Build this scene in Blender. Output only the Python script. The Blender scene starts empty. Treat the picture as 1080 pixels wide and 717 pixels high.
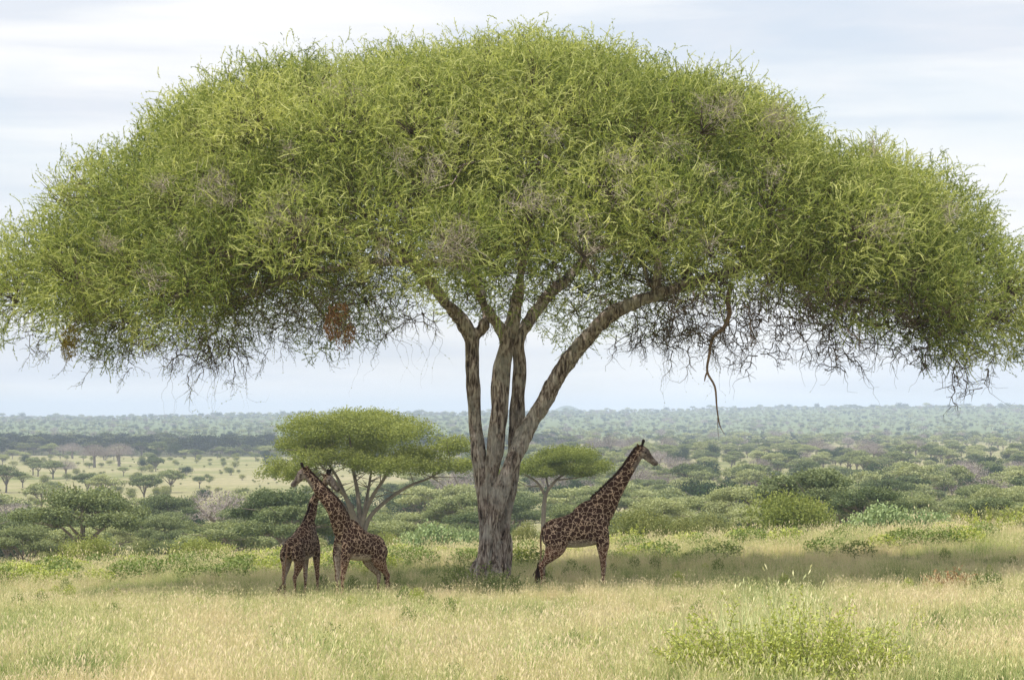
import bpy, math, time
import numpy as np
from mathutils import Vector

R = math.radians
SC = bpy.context.scene
COL = SC.collection
rng = np.random.default_rng(7)

# ------------------------------------------------------------------ camera
F = 2700.0            # focal length in photo pixels (photo is 1080 wide)
CAMZ = 4.95
HORY = 441.0          # photo row of the true horizon
cam = bpy.data.cameras.new('camera'); co = bpy.data.objects.new('camera', cam); COL.objects.link(co)
cam.sensor_width = 36.0; cam.lens = 36.0 * F / 1080.0
cam.clip_start = 0.5; cam.clip_end = 60000
co.location = (0, 0, CAMZ)
PITCH = math.atan((HORY - 358.5) / F)
co.rotation_euler = (math.pi / 2 + PITCH, 0, 0)
SC.camera = co
SC.render.resolution_x, SC.render.resolution_y = 1024, 679

# ------------------------------------------------------------------ sky, sun, exposure
SUN_EL, SUN_AZ = R(69), R(240)   # azimuth measured clockwise from +Y: high sun, from the left, a little on the viewer's side
w = bpy.data.worlds.new("World"); SC.world = w; w.use_nodes = True
nt = w.node_tree; nt.nodes.clear()
def N(t, typ, **kw):
    n = t.nodes.new(typ)
    for k, v in kw.items(): setattr(n, k, v)
    return n
out = N(nt, 'ShaderNodeOutputWorld')
sky = N(nt, 'ShaderNodeTexSky'); sky.sky_type = 'NISHITA'; sky.sun_disc = False
sky.sun_elevation = SUN_EL; sky.sun_rotation = SUN_AZ
bg1 = N(nt, 'ShaderNodeBackground'); bg1.inputs[1].default_value = 0.12
nt.links.new(sky.outputs[0], bg1.inputs[0])
bg2 = N(nt, 'ShaderNodeBackground'); bg2.inputs[1].default_value = 0.78
tc = N(nt, 'ShaderNodeTexCoord')
mp = N(nt, 'ShaderNodeMapping'); mp.inputs['Scale'].default_value = (3.4, 3.4, 14.0); mp.inputs['Location'].default_value = (1.7, 0.3, 0.9)
nt.links.new(tc.outputs['Generated'], mp.inputs[0])
nz = N(nt, 'ShaderNodeTexNoise'); nz.inputs['Scale'].default_value = 1.6; nz.inputs['Detail'].default_value = 7; nz.inputs['Roughness'].default_value = 0.52
nz.inputs['Distortion'].default_value = 0.4
nt.links.new(mp.outputs[0], nz.inputs['Vector'])
cr = N(nt, 'ShaderNodeValToRGB'); cr.color_ramp.elements[0].position = 0.38; cr.color_ramp.elements[0].color = (0.68, 0.68, 0.68, 1)
cr.color_ramp.elements[1].position = 0.56; cr.color_ramp.elements[1].color = (0.97, 0.97, 0.97, 1)
nt.links.new(nz.outputs[0], cr.inputs[0])
# cloud tone: thick parts a little greyer
mp2 = N(nt, 'ShaderNodeMapping'); mp2.inputs['Scale'].default_value = (2.0, 2.0, 22.0); mp2.inputs['Location'].default_value = (4.2, 2.3, 5.9)
nt.links.new(tc.outputs['Generated'], mp2.inputs[0])
nz2 = N(nt, 'ShaderNodeTexNoise'); nz2.inputs['Scale'].default_value = 2.2; nz2.inputs['Detail'].default_value = 6
nt.links.new(mp2.outputs[0], nz2.inputs['Vector'])
cr2 = N(nt, 'ShaderNodeValToRGB'); cr2.color_ramp.elements[0].position = 0.42; cr2.color_ramp.elements[0].color = (0.80, 0.84, 0.91, 1)
cr2.color_ramp.elements[1].position = 0.58; cr2.color_ramp.elements[1].color = (1.0, 1.0, 1.0, 1)
nt.links.new(nz2.outputs[0], cr2.inputs[0]); nt.links.new(cr2.outputs[0], bg2.inputs[0])
mx = N(nt, 'ShaderNodeMixShader')
nt.links.new(cr.outputs[0], mx.inputs[0]); nt.links.new(bg1.outputs[0], mx.inputs[1]); nt.links.new(bg2.outputs[0], mx.inputs[2])
nt.links.new(mx.outputs[0], out.inputs[0])

sl = bpy.data.lights.new('sun', 'SUN'); so = bpy.data.objects.new('sun', sl); COL.objects.link(so)
sl.energy = 4.8; sl.angle = R(0.6); sl.color = (1.0, 0.95, 0.86)
sdir = Vector((math.sin(SUN_AZ) * math.cos(SUN_EL), math.cos(SUN_AZ) * math.cos(SUN_EL), math.sin(SUN_EL)))
so.rotation_euler = sdir.to_track_quat('Z', 'Y').to_euler(); so.location = (0, 0, 60)

SC.view_settings.view_transform = 'Standard'; SC.view_settings.look = 'None'
SC.view_settings.exposure = 0.41; SC.view_settings.gamma = 1.0; SC.view_settings.use_curve_mapping = False
cy = SC.cycles
cy.max_bounces = 5; cy.diffuse_bounces = 3; cy.transmission_bounces = 3; cy.glossy_bounces = 1; cy.transparent_max_bounces = 8
cy.volume_bounces = 2
try:
    cy.use_denoising = True; cy.denoiser = 'OPENIMAGEDENOISE'; cy.denoising_prefilter = 'ACCURATE'
except Exception: pass
cy.use_adaptive_sampling = True; cy.adaptive_threshold = 0.01
HAZE_DENSITY = 1.25e-4

# ------------------------------------------------------------------ terrain function
def sstep(a, b, x):
    t = np.clip((np.asarray(x, float) - a) / (b - a), 0, 1); return t * t * (3 - 2 * t)
def hills_noise(x, y, s):
    return (np.sin(x / s + 1.3) * np.cos(y / (s * 1.3) + .7) + .5 * np.sin(x / (s * .47) + y / (s * .6) + 2.1))
def ground(x, y):
    x = np.asarray(x, float); y = np.asarray(y, float)
    yy = np.clip(y, 0, 105)
    tilt = sstep(60, 105, yy)
    xc = np.clip(x, -40, 40)
    z = tilt * (-0.62 + 0.042 * xc) + 0.018 * xc * (1 - tilt) * sstep(40, 70, yy)
    z = z + 0.06 * hills_noise(x, y, 5.0) * sstep(30, 50, y) * (1 - sstep(78, 90, y) * .3)
    d = np.maximum(y - 103, 0)
    z = z - 18.5 * (1 - np.exp(-(d / 205) ** 1.15))
    far = sstep(150, 900, y)
    z = z + far * 0.6 * hills_noise(x, y, 190.0)
    ridge = sstep(2700, 7000, y)
    z = z + ridge * (37 + 0.0105 * np.clip(x, -2000, 2000) + 3 * hills_noise(x, y * .3, 420.0)) - sstep(7200, 9500, y) * 60
    return z
def gz(x, y): return float(ground(x, y))
def px2x(px, Y): return (px - 540.0) / F * Y
def py2z(py, Y): return CAMZ + (HORY - py) / F * Y
def P(px, py, Y): return np.array((px2x(px, Y), Y, py2z(py, Y)))

# ------------------------------------------------------------------ material helpers
def new_mat(name):
    m = bpy.data.materials.new(name); m.use_nodes = True; t = m.node_tree; t.nodes.clear()
    o = N(t, 'ShaderNodeOutputMaterial'); return m, t, o
def ramp(t, stops, fac=None):
    r = N(t, 'ShaderNodeValToRGB'); e = r.color_ramp.elements
    while len(e) < len(stops): e.new(0.5)
    for i, (p, c) in enumerate(stops): e[i].position = p; e[i].color = (*c, 1)
    if fac is not None: t.links.new(fac, r.inputs[0])
    return r
def noise(t, scale, detail=4, rough=.5, vec=None, dist=0.0):
    n = N(t, 'ShaderNodeTexNoise'); n.inputs['Scale'].default_value = scale; n.inputs['Detail'].default_value = detail
    n.inputs['Roughness'].default_value = rough; n.inputs['Distortion'].default_value = dist
    if vec is not None: t.links.new(vec, n.inputs['Vector'])
    return n
def mixc(t, fac, a, b, mode='MIX'):
    m = N(t, 'ShaderNodeMix'); m.data_type = 'RGBA'; m.blend_type = mode
    for sock, v in ((m.inputs[0], fac), (m.inputs[6], a), (m.inputs[7], b)):
        if hasattr(v, 'is_output'): t.links.new(v, sock)
        elif isinstance(v, (int, float)): sock.default_value = v
        else: sock.default_value = (*v, 1)
    return m.outputs[2]
def leaf_mat(name, stops, transl=0.35, tint=(1.25, 1.2, .6), objvar=0.0, posscale=0.0):
    """leaf: diffuse + translucent; colour from the 'var' attribute of each leaf"""
    m, t, o = new_mat(name)
    a = N(t, 'ShaderNodeAttribute'); a.attribute_name = 'var'
    fac = a.outputs['Fac']
    if objvar:
        oi = N(t, 'ShaderNodeObjectInfo')
        ma = N(t, 'ShaderNodeMath', operation='MULTIPLY_ADD'); t.links.new(oi.outputs['Random'], ma.inputs[0]); ma.inputs[1].default_value = objvar
        ad = N(t, 'ShaderNodeMath', operation='SUBTRACT'); t.links.new(fac, ad.inputs[0]); ad.inputs[1].default_value = objvar / 2
        t.links.new(ad.outputs[0], ma.inputs[2]); fac = ma.outputs[0]
    if posscale:
        g = N(t, 'ShaderNodeNewGeometry'); nn = noise(t, posscale, 3, .5, g.outputs['Position'])
        ma = N(t, 'ShaderNodeMath', operation='MULTIPLY_ADD'); t.links.new(nn.outputs[0], ma.inputs[0]); ma.inputs[1].default_value = 2.4
        ad = N(t, 'ShaderNodeMath', operation='SUBTRACT'); t.links.new(fac, ad.inputs[0]); ad.inputs[1].default_value = 1.2
        t.links.new(ad.outputs[0], ma.inputs[2]); fac = ma.outputs[0]
    r = ramp(t, stops, fac)
    d = N(t, 'ShaderNodeBsdfDiffuse'); t.links.new(r.outputs[0], d.inputs[0])
    tr = N(t, 'ShaderNodeBsdfTranslucent')
    c2 = mixc(t, 1.0, r.outputs[0], tint, 'MULTIPLY'); t.links.new(c2, tr.inputs[0])
    mx = N(t, 'ShaderNodeMixShader'); mx.inputs[0].default_value = transl
    t.links.new(d.outputs[0], mx.inputs[1]); t.links.new(tr.outputs[0], mx.inputs[2]); t.links.new(mx.outputs[0], o.inputs[0])
    return m
def simple_mat(name, c, rough=.9, nscale=6.0, amt=.35, bump=0.0, bscale=20):
    m, t, o = new_mat(name)
    b = N(t, 'ShaderNodeBsdfPrincipled'); b.inputs['Roughness'].default_value = rough
    try: b.inputs['Specular IOR Level'].default_value = 0.15
    except Exception: pass
    g = N(t, 'ShaderNodeTexCoord')
    n = noise(t, nscale, 5, .6, g.outputs['Object'])
    r = ramp(t, [(.3, tuple(v * (1 - amt) for v in c)), (.7, tuple(min(1, v * (1 + amt)) for v in c))], n.outputs[0])
    t.links.new(r.outputs[0], b.inputs['Base Color'])
    if bump:
        n2 = noise(t, bscale, 6, .6, g.outputs['Object']); bp = N(t, 'ShaderNodeBump'); bp.inputs['Strength'].default_value = bump
        bp.inputs['Distance'].default_value = 0.05
        t.links.new(n2.outputs[0], bp.inputs['Height']); t.links.new(bp.outputs[0], b.inputs['Normal'])
    t.links.new(b.outputs[0], o.inputs[0]); return m

# ------------------------------------------------------------------ mesh helpers
def make_mesh(name, V, faces, mats, attrs=None, smooth=False, mat_idx=None):
    """V (n,3); faces: array (m,k) or list of such arrays"""
    if isinstance(faces, np.ndarray): faces = [faces]
    me = bpy.data.meshes.new(name)
    me.vertices.add(len(V)); me.vertices.foreach_set('co', np.ascontiguousarray(V, dtype=np.float32).ravel())
    li = np.concatenate([f.ravel() for f in faces]).astype(np.int32)
    lt = np.concatenate([np.full(len(f), f.shape[1]) for f in faces]).astype(np.int32)
    ls = np.concatenate([[0], np.cumsum(lt)[:-1]]).astype(np.int32)
    me.loops.add(len(li)); me.loops.foreach_set('vertex_index', li)
    me.polygons.add(len(lt)); me.polygons.foreach_set('loop_start', ls)
    try: me.polygons.foreach_set('loop_total', lt)
    except Exception: pass
    if mat_idx is not None: me.polygons.foreach_set('material_index', np.asarray(mat_idx, dtype=np.int32))
    if smooth: me.polygons.foreach_set('use_smooth', np.ones(len(lt), dtype=bool))
    else: me.polygons.foreach_set('use_smooth', np.zeros(len(lt), dtype=bool))
    me.update(calc_edges=True)
    for k, v in (attrs or {}).items():
        a = me.attributes.new(k, 'FLOAT', 'POINT'); a.data.foreach_set('value', np.asarray(v, dtype=np.float32))
    for m in (mats if isinstance(mats, (list, tuple)) else [mats]): me.materials.append(m)
    return me
def link(name, me, parent=None, loc=(0, 0, 0)):
    o = bpy.data.objects.new(name, me); COL.objects.link(o); o.location = loc
    if parent is not None: o.parent = parent
    return o
def tag(o, label=None, cat=None, group=None, kind=None):
    if label: o['label'] = label
    if cat: o['category'] = cat
    if group: o['group'] = group
    if kind: o['kind'] = kind
    return o
def empty(name, loc, label, cat, group=None, rz=0.0, s=1.0):
    o = bpy.data.objects.new(name, None); COL.objects.link(o); o.location = loc; o.rotation_euler = (0, 0, rz); o.scale = (s, s, s)
    o.empty_display_size = .3
    return tag(o, label, cat, group)
def norm(v): return v / np.maximum(np.linalg.norm(v, axis=-1, keepdims=True), 1e-9)

class Geo:
    """collects vertices, quads and one float attribute"""
    def __init__(s): s.V = []; s.Q = []; s.A = []; s.M = []; s.n = 0
    def add(s, V, Q, a, m=0):
        V = np.asarray(V, float).reshape(-1, 3); Q = np.asarray(Q).reshape(-1, 4)
        s.V.append(V); s.Q.append(Q + s.n); s.n += len(V)
        s.A.append(np.broadcast_to(np.asarray(a, float), (len(V),)).copy()); s.M.append(np.full(len(Q), m))
    def mesh(s, name, mats, smooth=False):
        return make_mesh(name, np.concatenate(s.V), np.concatenate(s.Q), mats, {'var': np.concatenate(s.A)}, smooth, np.concatenate(s.M))

def quads(C, D, L, W, a, rg, geo, m=0, n=None):
    """leaf quads: centre C, long axis D, random roll"""
    k = len(C); D = norm(D)
    r = rg.normal(size=(k, 3)) if n is None else n
    S = norm(np.cross(D, r)); L = np.broadcast_to(L, (k,))[:, None]; W = np.broadcast_to(W, (k,))[:, None]
    V = np.stack([C - D * L / 2 - S * W * .25, C - S * W / 2 + D * L * .1, C + D * L / 2, C + S * W / 2 + D * L * .1], 1)
    Q = np.arange(k * 4).reshape(k, 4)
    geo.add(V.reshape(-1, 3), Q, np.repeat(np.broadcast_to(a, (k,)), 4), m)

def sprigs(C, D, L, nodes, ll, lw, a, rg, geo, droop=0.0, leaves=2, curl=.35, ribbon=0.0):
    """arching twigs set with small leaves. C start, D direction"""
    k = len(C); D = norm(D)
    side = norm(np.cross(D, rg.normal(size=(k, 3))))
    L = np.broadcast_to(L, (k,))
    a = np.broadcast_to(a, (k,))
    if ribbon:
        prev = C; sg = 4; wd = np.full(k, ribbon); nv = norm(rg.normal(size=(k, 3)) + np.array((0, -.6, .8)))
        for i in range(1, sg + 1):
            t = i / sg; p = C + D * (L * t)[:, None] + (curl * L * t * t)[:, None] * side; p[:, 2] -= droop * L * t * t
            S = norm(np.cross(norm(p - prev), nv)); w1 = wd * (.45 if i == sg else 1.0)
            if i == 1: Sp = S; wp = wd
            V = np.stack([prev - Sp * wp[:, None] / 2, prev + Sp * wp[:, None] / 2, p + S * w1[:, None] / 2, p - S * w1[:, None] / 2], 1)
            geo.add(V.reshape(-1, 3), np.arange(k * 4).reshape(k, 4), np.repeat(a + .12 + .05 * i, 4)); prev = p; Sp = S; wp = w1
    for i in range(nodes):
        t = (i + rg.uniform(0.1, .9, k)) / nodes
        cv = (curl * L * t * t)[:, None] * side
        p = C + D * (L * t)[:, None] + cv
        p[:, 2] -= droop * L * t * t
        tan = norm(D + side * (2 * curl * t)[:, None] + np.array((0, 0, -1)) * (2 * droop * t)[:, None])
        for j in range(leaves):
            rr = norm(rg.normal(size=(k, 3)))
            d = norm(tan * 1.0 + rr * .8)
            quads(p + d * ll * .35, d, ll * rg.uniform(.7, 1.25, k), lw * rg.uniform(.7, 1.2, k), a + rg.normal(0, .06, k), rg, geo)

def frusta(A, B, ra, rb, geo, sides=4, a=.5, m=0):
    """one tapered tube per segment"""
    k = len(A); ax = norm(B - A)
    ref = np.where(np.abs(ax[:, 2:3]) > .9, np.array([[1., 0, 0]]), np.array([[0, 0, 1.]]))
    u = norm(np.cross(ax, ref)); v = np.cross(ax, u)
    th = np.arange(sides) / sides * 2 * np.pi
    c = np.cos(th)[None, :, None]; s_ = np.sin(th)[None, :, None]
    ring = u[:, None] * c + v[:, None] * s_
    ra = np.broadcast_to(ra, (k,))[:, None, None]; rb = np.broadcast_to(rb, (k,))[:, None, None]
    V = np.concatenate([A[:, None] + ring * ra, B[:, None] + ring * rb], 1)
    i = np.arange(sides); j = (i + 1) % sides
    q = np.stack([i, j, j + sides, i + sides], 1)
    Q = (np.arange(k) * 2 * sides)[:, None, None] + q[None]
    geo.add(V.reshape(-1, 3), Q.reshape(-1, 4), np.repeat(np.broadcast_to(a, (k,)), 2 * sides), m)

def catmull(P, n=6):
    P = np.asarray(P, float); P = np.vstack([2 * P[0] - P[1], P, 2 * P[-1] - P[-2]]); o = []
    for i in range(1, len(P) - 2):
        for t in np.arange(n) / n:
            a, b, c, d = P[i - 1:i + 3]
            o.append(.5 * ((2 * b) + (c - a) * t + (2 * a - 5 * b + 4 * c - d) * t * t + (-a + 3 * b - 3 * c + d) * t ** 3))
    o.append(P[-2]); return np.array(o)
def tube(pts, n=5, sides=14, side_axis=None, caps=True):
    """closed tube. pts rows: x y z r_up r_side. Returns V, quads, tris"""
    S = catmull(pts, n); C = S[:, :3]; ru = np.maximum(S[:, 3], .004); rs = np.maximum(S[:, 4], .004)
    T = norm(np.gradient(C, axis=0))
    if side_axis is None:
        u = np.cross(T[0], (0, 0, 1.)) if abs(T[0][2]) < .9 else np.cross(T[0], (0, 1., 0)); u = norm(u); us = []
        for t in T: u = norm(u - t * np.dot(u, t)); us.append(u)
        U = np.array(us)
    else:
        sa = np.asarray(side_axis, float); U = norm(sa - T * (T @ sa)[:, None])
    W = np.cross(T, U)
    th = np.arange(sides) / sides * 2 * np.pi
    ring = C[:, None] + U[:, None] * np.cos(th)[None, :, None] * rs[:, None, None] + W[:, None] * np.sin(th)[None, :, None] * ru[:, None, None]
    m = len(C); V = ring.reshape(-1, 3)
    i = np.arange(sides); j = (i + 1) % sides
    Q = ((np.arange(m - 1) * sides)[:, None, None] + np.stack([i, j, j + sides, i + sides], 1)[None]).reshape(-1, 4)
    V = np.vstack([V, C[0] - T[0] * ru[0] * .6, C[-1] + T[-1] * ru[-1] * .6])
    T1 = np.stack([j, i, np.full(sides, m * sides)], 1)
    b = (m - 1) * sides
    T2 = np.stack([b + i, b + j, np.full(sides, m * sides + 1)], 1)
    return V, Q, np.vstack([T1, T2])
def ellipsoid(c, r, n=12, rot=None):
    th = np.linspace(0, np.pi, n)[1:-1]; ph = np.arange(2 * n) / (2 * n) * 2 * np.pi
    V = np.array([[np.sin(a) * np.cos(b), np.sin(a) * np.sin(b), np.cos(a)] for a in th for b in ph] + [[0, 0, 1], [0, 0, -1]]) * np.asarray(r)
    if rot is not None: V = V @ np.asarray(rot).T
    V = V + np.asarray(c); k = 2 * n; Q = []; T = []
    for i in range(len(th) - 1):
        for j in range(k): Q.append((i * k + j, (i + 1) * k + j, (i + 1) * k + (j + 1) % k, i * k + (j + 1) % k))
    b = len(th) * k; l = (len(th) - 1) * k
    for j in range(k): T.append((b, j, (j + 1) % k)); T.append((b + 1, l + (j + 1) % k, l + j))
    return V, np.array(Q), np.array(T)
def union(parts, voxel, smooth_it=3):
    """fuse closed pieces into one continuous skin; returns V, faces"""
    Vs, Qs, Ts, n = [], [], [], 0
    for V, Q, T in parts: Vs.append(V); Qs.append(Q + n); Ts.append(T + n); n += len(V)
    me = make_mesh('tmp', np.vstack(Vs), [np.vstack(Qs), np.vstack(Ts)], [])
    o = bpy.data.objects.new('tmp', me); COL.objects.link(o)
    md = o.modifiers.new('r', 'REMESH'); md.mode = 'VOXEL'; md.voxel_size = voxel; md.adaptivity = 0
    dg = bpy.context.evaluated_depsgraph_get(); dg.update()
    m2 = bpy.data.meshes.new_from_object(o.evaluated_get(dg))
    V = np.empty(len(m2.vertices) * 3, np.float32); m2.vertices.foreach_get('co', V); V = V.reshape(-1, 3).astype(float)
    F_ = np.empty(len(m2.loops), np.int32); m2.loops.foreach_get('vertex_index', F_); F_ = F_.reshape(-1, 4)
    E = np.empty(len(m2.edges) * 2, np.int32); m2.edges.foreach_get('vertices', E); E = E.reshape(-1, 2)
    bpy.data.objects.remove(o); bpy.data.meshes.remove(me); bpy.data.meshes.remove(m2)
    deg = np.bincount(E.ravel(), minlength=len(V))[:, None]
    for _ in range(smooth_it):
        S = np.zeros_like(V)
        for k in range(3):
            S[:, k] = np.bincount(E[:, 0], V[E[:, 1], k], len(V)) + np.bincount(E[:, 1], V[E[:, 0], k], len(V))
        V = V * .45 + (S / np.maximum(deg, 1)) * .55
    return V, F_

# ------------------------------------------------------------------ materials
M = {}
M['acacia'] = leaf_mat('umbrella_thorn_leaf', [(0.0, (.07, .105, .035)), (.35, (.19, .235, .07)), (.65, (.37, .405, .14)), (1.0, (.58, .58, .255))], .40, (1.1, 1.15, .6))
M['twig_dark'] = simple_mat('dark_twig', (.10, .075, .055), .9, 3, .4)
M['twig_grey'] = simple_mat('dead_grey_twig', (.36, .31, .25), .9, 3, .3)
M['nest'] = leaf_mat('dead_brown_leaf', [(0, (.16, .08, .03)), (1, (.42, .24, .12))], .25, (1, 1, 1))
M['nest_yellow'] = leaf_mat('dead_yellow_leaf', [(0, (.20, .14, .03)), (1, (.40, .33, .08))], .25, (1, 1, 1))
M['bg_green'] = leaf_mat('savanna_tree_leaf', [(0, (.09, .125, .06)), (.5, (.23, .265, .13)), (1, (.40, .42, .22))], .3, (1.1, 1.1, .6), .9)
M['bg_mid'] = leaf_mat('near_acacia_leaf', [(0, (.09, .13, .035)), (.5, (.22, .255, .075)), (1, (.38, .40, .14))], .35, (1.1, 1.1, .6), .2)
M['bg_dark'] = leaf_mat('evergreen_and_shade_leaf', [(0, (.02, .045, .02)), (1, (.06, .09, .04))], .2, (1.1, 1.1, .6), .3)  # evergreens; also colours the far-left band that deepens the cloud's shadow
M['bg_pink'] = leaf_mat('leafless_twig', [(0, (.20, .17, .16)), (1, (.38, .33, .31))], .15, (1, 1, 1), .4)
M['bush'] = leaf_mat('bush_leaf', [(0, (.10, .13, .045)), (.5, (.20, .225, .08)), (1, (.33, .33, .14))], .3, (1.1, 1.1, .6), .5)
M['bush_pale'] = leaf_mat('pale_succulent_leaf', [(0, (.13, .19, .09)), (.5, (.24, .32, .15)), (1, (.40, .47, .24))], .25, (1.1, 1.1, .7), .2)
M['shrub'] = leaf_mat('bright_shrub_leaf', [(0, (.13, .19, .05)), (.5, (.30, .36, .10)), (1, (.54, .56, .18))], .35, (1.1, 1.1, .5), .1)
M['shrub_dull'] = leaf_mat('dull_shrub_leaf', [(0, (.07, .12, .04)), (.5, (.15, .21, .07)), (1, (.27, .32, .12))], .3, (1.1, 1.1, .6), .1)
M['grass'] = leaf_mat('meadow_grass', [(0.0, (.14, .21, .075)), (.30, (.31, .38, .145)), (.52, (.52, .54, .245)), (.78, (.69, .63, .36)), (1, (.72, .61, .41))], .38, (1.08, 1.08, .95), 0.25, .22)
M['grass_green'] = leaf_mat('green_grass', [(0, (.18, .25, .10)), (.6, (.46, .52, .26)), (1, (.78, .74, .46))], .35, (1.1, 1.1, .7), .3)
M['bg_bark'] = simple_mat('grey_bark', (.19, .16, .13), .9, 2, .3)

def bark_mat():
    m, t, o = new_mat('furrowed_bark')
    b = N(t, 'ShaderNodeBsdfPrincipled'); b.inputs['Roughness'].default_value = .92
    try: b.inputs['Specular IOR Level'].default_value = 0.12
    except Exception: pass
    tc = N(t, 'ShaderNodeTexCoord')
    mp = N(t, 'ShaderNodeMapping'); mp.inputs['Scale'].default_value = (8, 8, 1.7); t.links.new(tc.outputs['Object'], mp.inputs[0])
    n1 = noise(t, 1.6, 8, .65, mp.outputs[0], .6)
    n2 = noise(t, 1.3, 5, .6, tc.outputs['Object'], .5)
    n3 = noise(t, 9, 4, .6, tc.outputs['Object'])
    c1 = ramp(t, [(.38, (.045, .033, .028)), (.49, (.24, .18, .15)), (.60, (.56, .48, .42))], n1.outputs[0])
    c2 = ramp(t, [(.48, (0, 0, 0)), (.60, (1, 1, 1))], n2.outputs[0])
    lich = mixc(t, n3.outputs[0], (.30, .28, .25), (.70, .67, .62))
    fm = N(t, 'ShaderNodeMath', operation='MULTIPLY'); t.links.new(c2.outputs[0], fm.inputs[0]); fm.inputs[1].default_value = .5
    c = mixc(t, fm.outputs[0], c1.outputs[0], lich)
    n4 = noise(t, .75, 3, .5, tc.outputs['Object'], .3)
    c4 = ramp(t, [(.60, (0, 0, 0)), (.70, (1, 1, 1))], n4.outputs[0])
    c = mixc(t, c4.outputs[0], c, (.035, .028, .025))
    t.links.new(c, b.inputs['Base Color'])
    bp = N(t, 'ShaderNodeBump'); bp.inputs['Strength'].default_value = .9; bp.inputs['Distance'].default_value = .07
    t.links.new(n1.outputs[0], bp.inputs['Height']); t.links.new(bp.outputs[0], b.inputs['Normal'])
    t.links.new(b.outputs[0], o.inputs[0]); return m
M['bark'] = bark_mat()

def ground_mat():
    m, t, o = new_mat('savanna_ground')
    b = N(t, 'ShaderNodeBsdfDiffuse'); g = N(t, 'ShaderNodeNewGeometry')
    n1 = noise(t, .012, 8, .62, g.outputs['Position'], .4)
    n2 = noise(t, .35, 6, .65, g.outputs['Position'])
    n3 = noise(t, 6.0, 4, .6, g.outputs['Position'])
    c1 = ramp(t, [(.30, (.15, .17, .085)), (.45, (.25, .245, .145)), (.58, (.32, .29, .205)), (.75, (.36, .31, .24))], n1.outputs[0])
    c2 = ramp(t, [(.3, (.55, .6, .5)), (.7, (1.15, 1.1, 1.0))], n2.outputs[0])
    c3 = ramp(t, [(.3, (.75, .78, .7)), (.7, (1.1, 1.1, 1.05))], n3.outputs[0])
    c = mixc(t, 1.0, c1.outputs[0], c2.outputs[0], 'MULTIPLY'); c = mixc(t, 1.0, c, c3.outputs[0], 'MULTIPLY')
    # beyond the plain the ridge is bush-covered: darker green soil cover
    sx = N(t, 'ShaderNodeSeparateXYZ'); t.links.new(g.outputs['Position'], sx.inputs[0])
    mr = N(t, 'ShaderNodeMapRange'); mr.inputs[1].default_value = 2300; mr.inputs[2].default_value = 3200; t.links.new(sx.outputs[1], mr.inputs[0])
    n5 = noise(t, .02, 6, .7, g.outputs['Position'])
    c5 = ramp(t, [(.4, (.10, .13, .06)), (.62, (.15, .18, .09))], n5.outputs[0])
    c = mixc(t, mr.outputs[0], c, c5.outputs[0])
    t.links.new(c, b.inputs[0]); t.links.new(b.outputs[0], o.inputs[0]); return m
M['ground'] = ground_mat()

# ------------------------------------------------------------------ terrain
ys = np.concatenate([[-400, -150, -50, 0, 20], np.linspace(30, 130, 90), 130 * (16000 / 130) ** (np.arange(1, 230) / 229)])
us = np.linspace(-1, 1, 241); us = np.sign(us) * (0.35 * np.abs(us) + .65 * np.abs(us) ** 2.2)
Yg, Ug = np.meshgrid(ys, us, indexing='ij'); Xg = Ug * (np.maximum(Yg, 0) * 1.0 + 150)
Zg = ground(Xg, Yg)
nr, nc = Yg.shape; idx = np.arange(nr * nc).reshape(nr, nc)
Q = np.stack([idx[:-1, :-1], idx[:-1, 1:], idx[1:, 1:], idx[1:, :-1]], -1).reshape(-1, 4)
g_o = link('ground', make_mesh('ground', np.stack([Xg, Yg, Zg], -1).reshape(-1, 3), Q, M['ground'], smooth=True)); tag(g_o, 'pale grassland running down from the meadow over the plain to the low ridge', 'ground', kind='structure')
# faint blue hill far beyond the ridge
hx = np.linspace(-1, 1, 60); hyv = np.linspace(-1, 1, 30); HX, HY = np.meshgrid(hx, hyv, indexing='ij')
prof = np.exp(-(HX / .38) ** 2) * .9 + .28 * np.exp(-((HX - .45) / .3) ** 2) + .12 * np.sin(HX * 9) * (1 - np.abs(HX))
HZ = np.maximum(prof, 0) * np.cos(HY * np.pi / 2) ** .8 * 92 - 40
idx = np.arange(HX.size).reshape(HX.shape); Q = np.stack([idx[:-1, :-1], idx[1:, :-1], idx[1:, 1:], idx[:-1, 1:]], -1).reshape(-1, 4)
hc = px2x(590, 9500)
h_o = link('hills', make_mesh('hills', np.stack([HX * 300 + hc, HY * 320 + 9500, HZ], -1).reshape(-1, 3), Q, simple_mat('hill_bush', (.09, .12, .06), 1, .01, .3), smooth=True))
tag(h_o, 'small blue hill standing beyond the wooded ridge', 'hill', kind='structure')

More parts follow.
